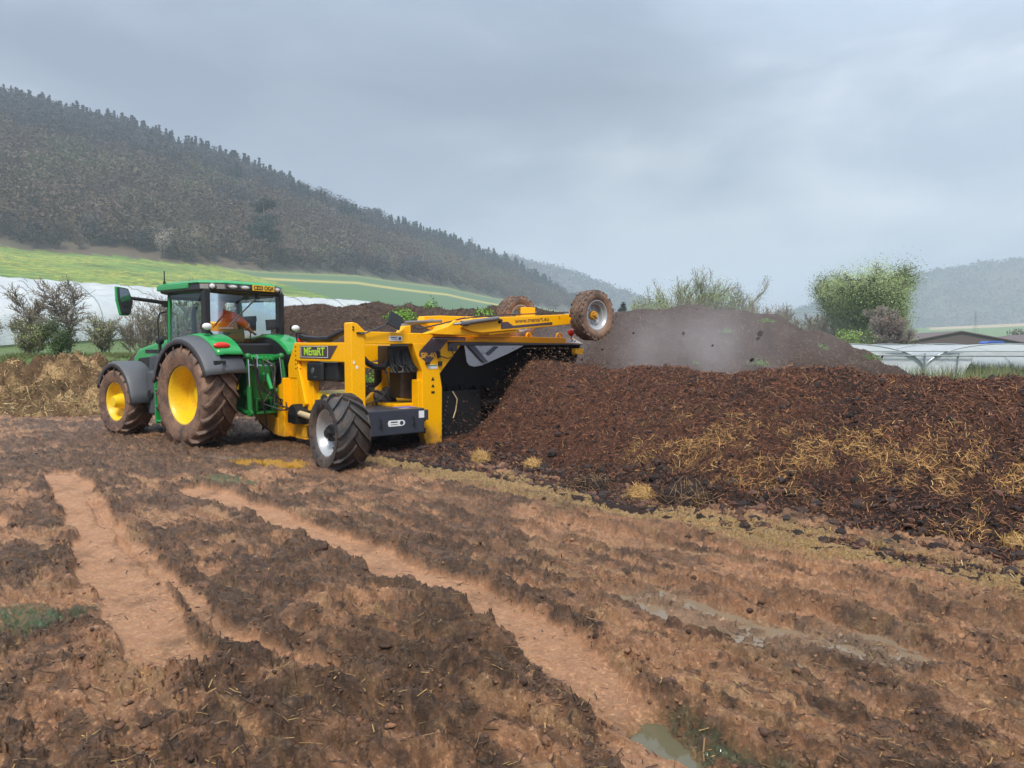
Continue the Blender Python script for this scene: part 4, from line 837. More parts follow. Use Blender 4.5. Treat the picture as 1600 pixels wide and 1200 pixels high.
# far woods on the hills beyond
rng = np.random.default_rng(5); n = 15000; u = rng.uniform(560, 1900, n); r = rng.uniform(1250, 1720, n); m_ = ~((r < 1240) & (u > 1450)); u, r = u[m_], r[m_]; x, y = at_uv(u, r); z = TZ(x, y); n = len(x)
K = 7; p = rng.standard_normal((n, K, 3)) * np.array([5, 5, 3.5]) + np.stack([x, y, z + 6 + 6 * fbm(x * .01, y * .01, 3, 5)], 1)[:, None, :]; d = rng.standard_normal((n, K, 3)); d /= np.linalg.norm(d, axis=-1, keepdims=True); e = np.cross(d, rng.standard_normal((n, K, 3))); e /= np.linalg.norm(e, axis=-1, keepdims=True); s = rng.uniform(3, 8, (n, K, 1))
V = np.stack([p - d * s * .5, p + e * s * .3, p + d * s * .5, p - e * s * .3], 2).reshape(-1, 3); col = np.repeat(np.array([(.05, .055, .04), (.075, .07, .05), (.04, .05, .04)])[rng.integers(0, 3, n * K)], 4, 0)
o = link('far_woodland', npmesh('far_woodland', V, np.arange(len(V)).reshape(-1, 4), False, col=col), LEAF); tag(o, 'hazy woods on the distant hills', 'woodland', kind='stuff')
# two trees one can single out on the hillside
def big_pine():
    x, y = at_uv(416, 318); rt = empty('pine_tree', (x, y, gzz(x, y) - .5)); MB().tube([(0, 0, 0), (.3, 0, 12), (0, 0, 27)], [.55, .45, .12], 8).build('trunk', BARKL, rt, True)
    rng = np.random.default_rng(3); pts = []
    for i in range(34):
        zc = rng.uniform(9, 28); rad = 5.2 * (1 - ((zc - 15) / 16) ** 2 * .7) * rng.uniform(.4, 1); a = rng.uniform(0, 6.28); c0 = np.array([math.cos(a) * rad, math.sin(a) * rad, zc]); pts.append(c0 + rng.standard_normal((110, 3)) * np.array([1.5, 1.5, .6]))
    link('crown', leafmesh('crown', np.concatenate(pts), .9, [(.008, .022, .02), (.014, .034, .03)], rng), LEAF, rt); tag(rt, 'tall lone dark pine standing out before the brown wood', 'tree')
big_pine()
x, y = at_uv(256, 285); 
plant('blossom_tree', (x, y, gzz(x, y)), 14, 'pale pinkish white blossoming tree at the wood edge above the field', 'tree', seed=150, spread=.6, levels=3, nb=3, r0=.35, n0=6, trunk=.1, minr=.07, nleaf=3800, leaf=[(.42, .36, .33), (.3, .26, .23), (.5, .44, .4)], lsize=.4, lj=.7)
x, y = at_uv(973, 130)
rt = put_tree('conifer', x, y, .66, 0, 'dark bushy tree just right of the raised road wheel', None, 'dark_tree'); rt.location.z = 0; rt.scale = (1.1, 1.1, .72)
x, y = at_uv(1588, 250); rt = put_tree('olive', x, y, .8, 0, 'small round tree beyond the brown barns', None, 'round_tree')

# ================================================================== TUNNELS, BARNS, PYLONS
m, t, b = newmat('white_film'); b.inputs['Base Color'].default_value = (.72, .76, .80, 1); b.inputs['Roughness'].default_value = .38
P_ = add(t, 'ShaderNodeTexCoord').outputs['Object']; nn_ = noise(t, .8, 6, .6, vec=P_); t.links.new(mixc(t, ramp(t, nn_, .35, .7), (.60, .65, .70), (.78, .81, .84)), b.inputs['Base Color']); bump(t, b, noise(t, 2.2, 5, .6, vec=P_), .5, .2)
tl_ = add(t, 'ShaderNodeBsdfTranslucent'); tl_.inputs[0].default_value = (.85, .9, .92, 1); ms_ = add(t, 'ShaderNodeMixShader'); ms_.inputs[0].default_value = .4; t.links.new(b.outputs[0], ms_.inputs[1]); t.links.new(tl_.outputs[0], ms_.inputs[2]); t.links.new(ms_.outputs[0], t.nodes['Material Output'].inputs[0])
FILM = m
HOOPM = pm('galvanised', (.30, .34, .35), .4, metal=.6)
DIR = np.array([math.sin(R(40)), math.cos(R(40))]); NRM = np.array([math.cos(R(40)), -math.sin(R(40))]); B0 = np.array([-52., 75.])
def tunnel(k, t0, t1, label):
    n = int((t1 - t0) / .5) + 1; tt = np.linspace(t0, t1, n); base = B0[None] + DIR[None] * tt[:, None] + NRM[None] * 6.6 * k; na = 13; ang = np.linspace(0, math.pi, na); V = []
    z0 = TZ(base[:, 0], base[:, 1])
    for i in range(n):
        sag = .10 * abs(math.sin(math.pi * tt[i] / 2.0)) ** 2; e_ = 1.0
        endd = min(tt[i] - t0, t1 - tt[i]); e_ = min(1, .55 + .45 * math.sqrt(min(1, endd / 1.2)))
        for a in ang:
            w_ = math.cos(a) * 3.15 * (1 - sag * .12); h_ = (math.sin(a) ** .8) * (3.15 - sag) * e_; V.append((base[i, 0] + NRM[0] * w_, base[i, 1] + NRM[1] * w_, z0[i] + h_ - .1))
    F = gridF(n, na); rt = empty('polytunnel', (0, 0, 0)); tag(rt, label, 'polytunnel', 'white film tunnels on the slope'); link('film_cover', npmesh('film_cover', V, F, True), FILM, rt)
    hp = MB()
    for i in range(0, n, 8):
        hp.tube([Vector(V[i * na + j]) + Vector((0, 0, .02)) for j in range(na)], .035, 4)
    hp.build('hoops', HOOPM, rt); ends = MB()
    for i in (0, n - 1): ends.add([V[i * na + j] for j in range(na)], [tuple(range(na))])
    ends.build('end_sheet', FILM, rt)
tunnel(0, 4.6, 118, 'highest white tunnel on the slope, right of the gap'); tunnel(0, -50, 2.4, 'highest white tunnel, the short piece left of the gap')
tunnel(1, -48, 112, 'second white tunnel down the slope'); tunnel(2, -46, 104, 'third white tunnel down the slope'); tunnel(3, -44, 96, 'fourth white tunnel down the slope'); tunnel(4, -42, 60, 'fifth white tunnel down the slope'); tunnel(5, -36, 40, 'lowest white tunnel, right behind the scrub')
# open multi-bay tunnel on the right
def open_tunnel():
    rt = empty('open_polytunnel', (0, 0, 0)); tag(rt, 'open fronted polytunnel with white film gathered between its bays, right of the heap', 'polytunnel')
    gx = [12.5, 21.3, 29.9, 38.5]; y0 = 38.0; y1 = 62.0; zs = .45; rise = 1.45; hoop = MB(); film = MB(); N_ = 20
    for a_, b_ in zip(gx[:-1], gx[1:]):
        cx = (a_ + b_) / 2; hw = (b_ - a_) / 2
        def arc(y, dz=0, lo=0, hi=1): return [(cx - hw * math.cos(math.pi * (lo + (hi - lo) * i / N_)), y, zs + dz + rise * math.sin(math.pi * (lo + (hi - lo) * i / N_)) ** .85 if 0 < lo + (hi - lo) * i / N_ < 1 else zs + dz) for i in range(N_ + 1)]
        for y in (y0, y0 + 6, y0 + 12, y1): hoop.tube(arc(y), .035, 6)
        P0 = arc(y0, .03); P1 = arc(y0 + 3.5, .0); P2 = arc(y1, -.05); k_ = N_ + 1
        P1 = [(p[0], p[1], p[2] - .08) for p in P1]
        film.add(P0 + P1 + P2, [(i, i + 1, k_ + i + 1, k_ + i) for i in range(N_)] + [(k_ + i, k_ + i + 1, 2 * k_ + i + 1, 2 * k_ + i) for i in range(N_)])
    for g in gx:
        hoop.tube([(g, y0, -.1), (g, y0, zs + .95)], .04, 6)
        hoop.tube([(g - .45, y0 - .02, -.1), (g - .05, y0 - .02, zs + .3)], .025, 5); hoop.tube([(g + 1.6, y0, -.1), (g + 1.75, y0, zs + .95)], .035, 5)
        sh = [(g - 2.6, zs + .75), (g - 1.2, zs + .78), (g + 1.2, zs + .78), (g + 2.6, zs + .75), (g + 1.9, -.05), (g - 1.7, -.05)]
        film.prism(sh, 'y', y0 + .12, y0 + .16)
    hoop.tube([(gx[0] - 3, y0 - .05, zs + .90), (gx[-1], y0 - .05, zs + .74)], .035, 6); hoop.tube([(gx[0] - 3, y0 - .05, zs + 1.08), (gx[-1], y0 - .05, zs + 1.02)], .03, 6)
    hoop.build('frame', HOOPM, rt, True); film.build('film_cover', FILM, rt, True)
    MB().box(gx[0], gx[-1], y0 + .18, y0 + .2, zs + .76, zs + 1.0).build('rolled_side_sheet', FILM, rt)
open_tunnel()
ROOFB = pm('brown_sheeting', (.115, .08, .075), .7, ds=.6); WALLB = pm('barn_wall', (.10, .075, .07), .8, ds=.8)
def barn(x, y, w_, d_, e_, r_, rz, label):
    rt = empty('barn', (x, y, 0), rz); tag(rt, label, 'barn', 'brown farm barns on the right')
    MB().box(-w_ / 2, w_ / 2, -d_ / 2, d_ / 2, -.5, e_).build('wall', WALLB, rt)
    o_ = .4; rf = MB(); rf.prism([(-w_ / 2 - o_, e_ - .1), (0, e_ + r_), (w_ / 2 + o_, e_ - .1), (w_ / 2 + o_, e_ + .08), (0, e_ + r_ + .2), (-w_ / 2 - o_, e_ + .08)], 'y', -d_ / 2 - o_, d_ / 2 + o_); rf.build('roof', ROOFB, rt)
    g_ = MB(); g_.prism([(-w_ / 2, e_ - .05), (w_ / 2, e_ - .05), (0, e_ + r_)], 'y', -d_ / 2 + .02, -d_ / 2 + .1); g_.build('gable', WALLB, rt)
    MB().box(-w_ * .18, w_ * .18, -d_ / 2 - .12, -d_ / 2 - .03, -.5, e_ * .8).build('door', pm('barn_door', (.05, .04, .04), .8), rt)
    MB().tube([(w_ / 2 + .45, -d_ / 2, 0), (w_ / 2 + .45, -d_ / 2, e_)], .09, 6).build('downpipe', WHT, rt)
barn(91, 158, 24, 30, 2.0, 2.5, R(-14), 'left brown barn with a shallow ridge beyond the tunnels'); barn(115, 160, 26, 30, 1.9, 2.2, R(-12), 'right brown barn beyond the tunnels at the picture edge')
o = MB().box(-1.6, 1.6, -1, 1, 0, 1.3).prism([(-1.8, 1.3), (1.8, 1.3), (1.2, 1.7), (-1.2, 1.7)], 'y', -1.1, 1.1).build('covered_trailer', pm('blue_tarp', (.03, .09, .42), .5), None, bevel=.05); o.location = (84, 129, 0.9); tag(o, 'small blue covered trailer beside the brown barns', 'trailer')
# post fence carrying it up to ground in the tall grass
def pylon(x, y, h, label):
    p = MB(); z0 = gzz(x, y); W_ = h * .09
    lv = [0, .25, .45, .6, .72, .82, .9, 1]; wd = [1, .72, .5, .36, .28, .22, .16, .03]
    for sx, sy in ((-1, -1), (1, -1), (1, 1), (-1, 1)): p.tube([(sx * W_ * w_, sy * W_ * w_, z * h) for z, w_ in zip(lv, wd)], h * .003, 4)
    for i in range(len(lv) - 1):
        a, b_, z1, z2 = W_ * wd[i], W_ * wd[i + 1], lv[i] * h, lv[i + 1] * h
        for s_ in (-1, 1): p.tube([(-a, s_ * a, z1), (b_, s_ * b_, z2)], h * .0018, 3); p.tube([(a, s_ * a, z1), (-b_, s_ * b_, z2)], h * .0018, 3)
    for z, L in ((.70, .15), (.80, .20), (.90, .13)):
        for s_ in (-1, 1): p.tube([(0, 0, z * h + h * .025), (s_ * L * h, 0, z * h)], h * .002, 3); p.tube([(0, 0, z * h), (s_ * L * h, 0, z * h)], h * .002, 3); p.tube([(s_ * L * h, 0, z * h), (s_ * L * h, 0, z * h - h * .04)], h * .0018, 3)
    o = p.build('pylon', pm('pylon_steel', (.12, .13, .14), .6)); o.location = (x, y, z0); o.rotation_euler = (0, 0, R(20)); tag(o, label, 'pylon')
x, y = at_uv(738, 600); pylon(x, y, 30, 'lattice pylon standing before the wood left of the raised wheels'); x, y = at_uv(1522, 420); pylon(x, y, 17, 'small faint pylon above the brown barns'); x, y = at_uv(1222, 640); pylon(x, y, 34, 'tiny distant pylon over the hedge trees')
# ================================================================== WHEELS
def tyre(name, parent, mat, Ro, Ri, w, lug_h, nl, kind='ag', seed=0, squash=0):
    """tyre with raised cleats; axis along local y"""
    hw = w / 2; bd = Ri + (Ro - Ri) * .08
    prof = [(Ri, -hw * .72), (Ri + .02, -hw * .86), (bd + (Ro - Ri) * .3, -hw * 1.0), (bd + (Ro - Ri) * .6, -hw * 1.0), (Ro - lug_h - .03, -hw * .93), (Ro - lug_h, -hw * .78), (Ro - lug_h + .012, 0),
            (Ro - lug_h, hw * .78), (Ro - lug_h - .03, hw * .93), (bd + (Ro - Ri) * .6, hw * 1.0), (bd + (Ro - Ri) * .3, hw * 1.0), (Ri + .02, hw * .86), (Ri, hw * .72)]
    b = MB(); b.lathe(prof, 72, 'y'); side = [1.0 if abs(v[1]) > hw * .8 else .25 for v in b.v]
    rng = np.random.default_rng(seed)
    def bar(path, wd, h):
        # path of (angle, y, r_base); raised bar whose width runs round the tyre
        vs = []
        for a, y, rb in path:
            da = wd / Ro / 2; dt = da * .72
            for aa, r_ in ((a - da, rb - .03), (a + da, rb - .03), (a + dt, rb + h), (a - dt, rb + h)): vs.append((r_ * math.cos(aa), y, r_ * math.sin(aa)))
        n = len(path); fs = [(i * 4 + j, i * 4 + (j + 1) % 4, (i + 1) * 4 + (j + 1) % 4, (i + 1) * 4 + j) for i in range(n - 1) for j in range(4)] + [(0, 1, 2, 3), (4 * n - 4, 4 * n - 1, 4 * n - 2, 4 * n - 3)]
        b.add(vs, fs); side.extend([.0 if False else .12] * len(vs))
    rb = Ro - lug_h
    if kind == 'ag':
        for i in range(nl):
            for sg in (-1, 1):
                a0 = 2 * math.pi * (i + (.5 if sg > 0 else 0)) / nl + rng.uniform(-.006, .006); sw = .62 * w / Ro
                path = []
                for t_ in (0, .18, .5, .8, 1.0, 1.06):
                    y = sg * hw * (-.06 + 1.0 * min(t_, 1)); r_ = rb if t_ < .95 else (rb - .035 if t_ < 1.03 else rb - .10)
                    if t_ > 1.0: y = sg * hw * 1.005
                    path.append((a0 + sw * (t_ ** .85) * 1.0, y, r_))
                bar(path, .052 * Ro / .93 + .012, lug_h if True else 0)
    else:
        for i in range(nl):
            for j, yy in enumerate((-.78, -.4, 0, .4, .78)):
                a0 = 2 * math.pi * (i + .5 * (j % 2)) / nl; y0, y1 = (yy - .17) * hw, (yy + .17) * hw; zg = .35 * 2 * math.pi / nl * (1 if i % 2 else -1)
                bar([(a0, y0, rb - (.012 if abs(yy) > .7 and yy < 0 else 0)), (a0 + zg, (y0 + y1) / 2, rb), (a0, y1, rb - (.012 if abs(yy) > .7 and yy > 0 else 0))], 2 * math.pi * Ro / nl * .62, lug_h)
    # small uneven mud on everything
    V = np.array(b.v); nz_ = fbm(V[:, 0] * 6 + V[:, 1] * 3, V[:, 2] * 6 - V[:, 1] * 2, 3, seed); rr = np.hypot(V[:, 0], V[:, 2]); k_ = 1 + .010 * nz_ * (rr > Ri * 1.15); V[:, 0] *= k_; V[:, 2] *= k_
    b.v = [tuple(v) for v in V]
    me = bpy.data.meshes.new(name); me.from_pydata(b.v, [], b.f); t_ = me.attributes.new('side', 'FLOAT', 'POINT'); t_.data.foreach_set('value', np.array(side, dtype=np.float32))
    bm = bmesh.new(); bm.from_mesh(me); bmesh.ops.recalc_face_normals(bm, faces=bm.faces); bm.to_mesh(me); bm.free()
    me.polygons.foreach_set('use_smooth', np.full(len(me.polygons), True)); me.set_sharp_from_angle(angle=R(38))
    return link(name, me, mat, parent)
def wheel(parent, loc, Ro, Ri, w, lug, nl, tm, rm, hubm, rz=0, kind='ag', hub='jd', seed=0, sg=1, hubr=.12, dish=.45):
    """wheel > tyre, hub; sg=+1 puts the dished face on +y"""
    hw = w / 2; b = MB(); f = hw * .74
    b.lathe([(Ri + .005, f), (Ri + .02, f + .012), (Ri - .005, f + .014), (Ri - .03, f - .01), (Ri - .045, f - .05), (Ri - .07, f - hw * .35), (Ri - .08, f - hw * dish), (Ri * .62, f - hw * (dish + .12)), (Ri * .40, f - hw * dish), (hubr * .9, f - hw * dish), (hubr * .9, f - hw * dish - .05), (Ri - .06, f - hw * dish - .1), (Ri - .03, -f), (Ri + .005, -f)], 56, 'y')
    for i in range(8):
        a = math.pi * i / 4; b.tube([(Ri * .48 * math.cos(a), f - hw * dish - .01, Ri * .48 * math.sin(a)), (Ri * .48 * math.cos(a), f - hw * dish + .025, Ri * .48 * math.sin(a))], .016, 6)
    wv = b.build('wheel', rm, parent, True); wv.location = loc; wv.rotation_euler = (0, R(seed * 13), rz + (0 if sg > 0 else math.pi))
    tyre('tyre', wv, tm, Ro, Ri, w, lug, nl, kind, seed)
    h = MB(); y0 = f - hw * dish
    if hub == 'jd': h.lathe([(0, y0 + .20), (hubr * .75, y0 + .20), (hubr * .8, y0 + .17), (hubr, y0 + .06), (hubr * 1.1, y0 - .02)], 10, 'y')
    elif hub == 'flat': h.lathe([(0, y0 + .05), (hubr * .6, y0 + .05), (hubr * .9, y0 + .03), (hubr * 1.2, y0 - .01)], 16, 'y')
    else:
        h.lathe([(0, y0 + .13), (hubr * .45, y0 + .13), (hubr * .5, y0 + .07), (hubr * .95, y0 + .06), (hubr, y0 - .01)], 20, 'y')
        for i in range(8): a = math.pi * i / 4; h.tube([(hubr * .75 * math.cos(a), y0 + .05, hubr * .75 * math.sin(a)), (hubr * .75 * math.cos(a), y0 + .09, hubr * .75 * math.sin(a))], .014, 6)
    h.build('hub', hubm, wv, True); return wv

# ================================================================== TRACTOR  (x forward, y left, z up)
TRZ = R(90 + 52)
TR = empty('tractor', (-5.15, 14.09, -.02), TRZ); tag(TR, 'green tractor with yellow wheels and muddy tyres pulling the turner, driver in the cab', 'tractor')
for sg in (1, -1):
    wheel(TR, (0, sg * .95, .93), .94, .52, .64, .075, 19, TYRE_T, YRIM, YEL2, 0, 'ag', 'flat', 3 + sg, sg, .2, dish=1.0)
    wheel(TR, (2.76, sg * .95, .69), .70, .385, .52, .06, 17, TYRE_T, YRIM, YEL2, R(2), 'ag', 'jd', 6 + sg, sg, .15, dish=.5)
b = MB(); b.box(-.5, 1.0, -.28, .28, .62, 1.35).box(.9, 2.9, -.22, .22, .6, 1.0).box(2.9, 3.55, -.25, .25, .7, 1.0); b.build('chassis', GRND, TR, bevel=.03)
b = MB(); b.tube([(0, -.85, .93), (0, .85, .93)], .14, 12).box(-.22, .22, -.45, .45, .72, 1.15).tube([(2.76, -.85, .69), (2.76, .85, .69)], .09, 10).box(2.6, 2.92, -.3, .3, .55, .85); b.build('axles', GRND, TR, True)
hood = MB(); hood.prism([(1.5, 1.2), (1.5, 1.98), (2.4, 1.93), (3.35, 1.76), (3.62, 1.55), (3.66, 1.0), (2.3, 1.0), (2.2, 1.2)], 'y', -.40, .40); hood.build('bonnet', GRN, TR, bevel=.07)
b = MB(); b.prism([(2.35, 1.08), (2.25, 1.62), (3.3, 1.55), (3.5, 1.2), (3.3, 1.05)], 'y', .402, .415).prism([(2.35, 1.08), (2.25, 1.62), (3.3, 1.55), (3.5, 1.2), (3.3, 1.05)], 'y', -.415, -.402); b.build('side_grille', BLK, TR)
b = MB(); b.box(1.62, 2.05, .5, .86, .45, 1.32).prism([(1.55, 1.25), (2.15, 1.25), (2.1, 1.62), (1.7, 1.66)], 'y', .38, .78); b.build('side_tank', GRY, TR, bevel=.05)
MB().lathe([(0, .90), (.085, .90), (.095, .87), (.1, .85)], 18, 'y', (1.86, 0, .86)).build('tank_cap', BLK, TR, True)
b = MB(); b.box(1.62, 1.7, .86, .88, .3, .8).box(1.25, 1.55, .55, .95, .95, .99).box(1.25, 1.55, .6, .95, .62, .66).box(1.28, 1.52, .62, .95, .34, .38).prism([(1.22, .3), (1.26, .3), (1.26, 1.2), (1.22, 1.2)], 'y', .6, .94).prism([(1.54, .3), (1.58, .3), (1.58, 1.2), (1.54, 1.2)], 'y', .6, .94); b.build('cab_steps', GRN, TR, bevel=.008)
b = MB(); b.ball((1.95, .62, 1.92), .085, 12).tube([(1.95, .62, 1.6), (1.95, .62, 1.88)], .03, 8).box(1.7, 2.3, .42, .75, 1.66, 1.74); b.build('intake_cap', BLK, TR, True)
MB().box(2.0, 2.02, .42, .43, 1.5, 1.62).box(2.32, 2.44, .416, .42, 1.46, 1.60).build('warning_sticker', WHT, TR)
MB().tube([(2.6, -.46, 1.4), (2.6, -.46, 2.5), (2.52, -.46, 2.68)], .055, 10).build('exhaust', BLK, TR, True)
# front mudguards
for sg in (1, -1):
    b = MB(); n = 12; V = []
    for i in range(n + 1):
        a = R(20 + 160 * i / n); rr = .80 + (.04 if i == n else 0)
        for y, dr in ((.66, -.01), (.70, .02), (1.14, .02), (1.20, -.02), (1.20, -.10)): V.append((2.76 + math.cos(a) * (rr + dr), sg * y, .69 + math.sin(a) * (rr + dr)))
    k = 5; fs = [(i * k + j, i * k + j + 1, (i + 1) * k + j + 1, (i + 1) * k + j) for i in range(n) for j in range(k - 1)]; b.add(V, fs)
    o = b.build('front_mudguard', GRY, TR, True); s_ = o.modifiers.new('s', 'SOLIDIFY'); s_.thickness = .02
# rear mudguards: green inner arch, grey outer flare
for sg in (1, -1):
    def arch(ys, r0, a0, a1, n=16, drop=0):
        V = []
        for i in range(n + 1):
            t_ = i / n; a = R(a0 + (a1 - a0) * t_)
            for y, dr in ys: V.append((math.cos(a) * (r0 + dr), sg * y, .93 + math.sin(a) * (r0 + dr)))
        k = len(ys); return V, [(i * k + j, i * k + j + 1, (i + 1) * k + j + 1, (i + 1) * k + j) for i in range(n) for j in range(k - 1)]
    b = MB(); V, fs = arch([(.45, .02), (.50, .07), (.85, .08), (1.0, .05)], 1.04, 38, 138); b.add(V, fs)
    o = b.build('rear_mudguard', GRN, TR, True); s_ = o.modifiers.new('s', 'SOLIDIFY'); s_.thickness = .03
    b = MB(); V, fs = arch([(.96, .045), (1.02, .03), (1.20, .01), (1.27, -.03), (1.28, -.12)], 1.04, 12, 158, 20); b.add(V, fs)
    V, fs = arch([(.5, -.02), (.96, -.02), (1.2, -.03)], 1.04, 136, 156, 4); b.add(V, fs)
    fl = b.build('flare', GRY, o, True); s_ = fl.modifiers.new('s', 'SOLIDIFY'); s_.thickness = .025
    # red lamp, indicator, reflector
    a = R(128); cx, cz = math.cos(a) * 1.13, .93 + math.sin(a) * 1.13
    MB().ball((cx, sg * .84, cz), .125, 14, (.45, 1.3, .5)).build('tail_lamp', RED, o, True)
    a = R(146); cx, cz = math.cos(a) * 1.075, .93 + math.sin(a) * 1.075
    MB().box(cx - .02, cx + .02, sg * 1.0 - .11, sg * 1.0 + .11, cz - .04, cz + .03).build('number_lamp', BLK, o, bevel=.01)
    b = MB(); b.ball((-.38, sg * .93, 2.16), .075, 12, (.7, 1.25, .85)); b.build('work_lamp', LENS, TR, True)
    MB().tube([(-.36, sg * .82, 2.02), (-.36, sg * .93, 2.13)], .02, 6).box(-.36, -.30, sg * .93 - .08, sg * .93 + .08, 2.11, 2.21).build('lamp_bracket', BLK, TR)
    b = MB(); V, fs = arch([(.80, .0), (.98, .0)], 1.02, 20, 40, 3)
# inner wall of arch
b = MB()
for sg in (1, -1): b.prism([(math.cos(R(a)) * 1.05, .93 + math.sin(R(a)) * 1.05) for a in range(10, 150, 10)] + [(-.5, .95), (.7, .95)], 'y', sg * .46, sg * .49)
b.build('arch_liner', BLK, TR)
# cab body
b = MB(); b.box(-.12, 1.5, -.72, .72, 1.25, 1.62).box(-.3, .1, -.70, .70, 1.60, 1.86).box(.0, 1.55, -.78, .78, 1.50, 1.60); b.build('cab_base', BLK, TR, bevel=.03)
b = MB(); fr = .035
YB, YT = .80, .74
def pil(p, q, r=fr): b.tube([p, q], r, 6)
for sg in (1, -1):
    b.box(-.16, .0, sg * .78 - .05, sg * .78 + .05, 1.60, 2.84)
    pil((1.50, sg * .78, 1.45), (1.55, sg * .72, 2.80), .045); pil((.02, sg * .80, 1.62), (1.5, sg * .80, 1.50), .03); pil((-.05, sg * .76, 2.82), (1.55, sg * .74, 2.82), .035)
    b.tube([(.02, sg * .81, 1.92), (.3, sg * .82, 2.04), (.55, sg * .82, 1.98), (.85, sg * .82, 1.72), (.95, sg * .82, 1.55)], .035, 6)
b.tube([(-.14, -.76, 2.81), (-.14, .76, 2.81)], .035, 6); b.tube([(-.14, -.76, 1.86), (-.24, -.35, 1.80), (-.26, 0, 1.79), (-.24, .35, 1.80), (-.14, .76, 1.86)], .04, 8); b.tube([(1.55, -.74, 2.74), (1.55, .74, 2.74)], .04, 6)
b.build('cab_frame', BLKG, TR, bevel=.012)
MB().tube([(1.44, .80, 1.5), (1.5, .75, 2.74)], .028, 6).tube([(1.44, -.80, 1.5), (1.5, -.75, 2.74)], .028, 6).build('door_trim', GRN, TR)
def pane(name, quad, mat, th=.006, bulge=0, n=8):
    q0, q1, q2, q3 = [Vector(v) for v in quad]; V = []
    nrm = (q1 - q0).cross(q3 - q0).normalized()
    for i in range(n + 1):
        for j in range(n + 1):
            s_, t_ = i / n, j / n; p = q0.lerp(q1, s_).lerp(q3.lerp(q2, s_), t_); V.append(p + nrm * bulge * (1 - (2 * s_ - 1) ** 2))
    o = MB().add(V, [(i * (n + 1) + j, (i + 1) * (n + 1) + j, (i + 1) * (n + 1) + j + 1, i * (n + 1) + j + 1) for i in range(n) for j in range(n)]).build(name, mat, TR, True); return o
pane('rear_window', [(-.14, .74, 1.88), (-.14, -.74, 1.88), (-.14, -.74, 2.79), (-.14, .74, 2.79)], GLASS2, bulge=-.10)
pane('door_window', [(.0, .81, 1.62), (1.5, .81, 1.52), (1.55, .745, 2.80), (.0, .77, 2.80)], GLASS)
pane('side_window', [(.0, -.81, 1.62), (1.5, -.81, 1.52), (1.55, -.745, 2.80), (.0, -.77, 2.80)], GLASS)
pane('windscreen', [(1.52, .74, 1.55), (1.52, -.74, 1.55), (1.57, -.7, 2.72), (1.57, .7, 2.72)], GLASS, bulge=.08)
# roof: green top over a black lamp band
def ring(x0, x1, y, z, c=.28): return [(x0 + c, y, z), (x0, y - c * 1.25, z), (x0, -(y - c * 1.25), z), (x0 + c, -y, z), (x1 - c * .6, -y, z), (x1, -(y - .22), z), (x1, y - .22, z), (x1 - c * .6, y, z)]
def stack(rings):
    k = len(rings[0]); V = [p for r_ in rings for p in r_]; fs = [(i * k + j, i * k + (j + 1) % k, (i + 1) * k + (j + 1) % k, (i + 1) * k + j) for i in range(len(rings) - 1) for j in range(k)]; fs += [tuple(range(k))[::-1], tuple(range((len(rings) - 1) * k, len(rings) * k))]; return MB().add(V, fs)
stack([ring(-.18, 1.72, .78, 2.795), ring(-.32, 1.78, .86, 2.815), ring(-.34, 1.8, .88, 2.84), ring(-.29, 1.76, .86, 2.965)]).build('roof_band', BLKG, TR, bevel=.015)
stack([ring(-.30, 1.84, .885, 2.955), ring(-.29, 1.86, .89, 2.975), ring(-.20, 1.78, .80, 3.02), ring(.05, 1.5, .55, 3.045)]).build('roof', GRN, TR, bevel=.02)
stack([[(x, y * 1.0, z) for x, y, z in ring(.22, 1.87, .895, zz_, .2)] for zz_ in (2.865, 2.965)]).build('roof_side_panel', GRN, TR, bevel=.02)
def rlamp(x, y, z, rx, rz_, ang):
    M_ = Matrix.Translation((x, y, z)) @ Matrix.Rotation(ang, 4, 'Z') @ Matrix.Rotation(R(-12), 4, 'Y')
    q = MB(); q.ball((0, 0, 0), 1, 14, (.03, rx, rz_)); q.v = [tuple(M_ @ Vector(v)) for v in q.v]; q.build('roof_lamp', LENS, TR, True)
    q = MB(); q.lathe([(.9, -.02), (1.0, -.01), (1.0, .012), (.86, .014)], 20, 'x'); q.v = [tuple(M_ @ Vector((v[0], v[1] * rx * 1.12, v[2] * rz_ * 1.2))) for v in q.v]; q.build('lamp_ring', GRY, TR, True)
rlamp(-.20, .71, 2.90, .06, .05, R(-38)); rlamp(-.325, .38, 2.90, .10, .038, 0); rlamp(-.325, .13, 2.90, .10, .038, 0); rlamp(-.335, -.68 + .12, 2.865, .0, .0, 0) if False else None
rlamp(-.31, -.57, 2.90, .07, .04, R(8)); rlamp(-.19, -.72, 2.90, .055, .045, R(38))
pl = MB().box(-.372, -.36, -.47, -.0, 2.85, 2.955).build('number_plate', PLATE, TR, bevel=.004)
for o in (pl,): o.rotation_euler = (0, 0, 0)
text('plate_lettering', 'CE23 OGA', .105, INK, pl, frame((-.3735, -.235, 2.902), (0, -1, 0), (0, 0, 1)), (.86, 1.0), .001, .0035)
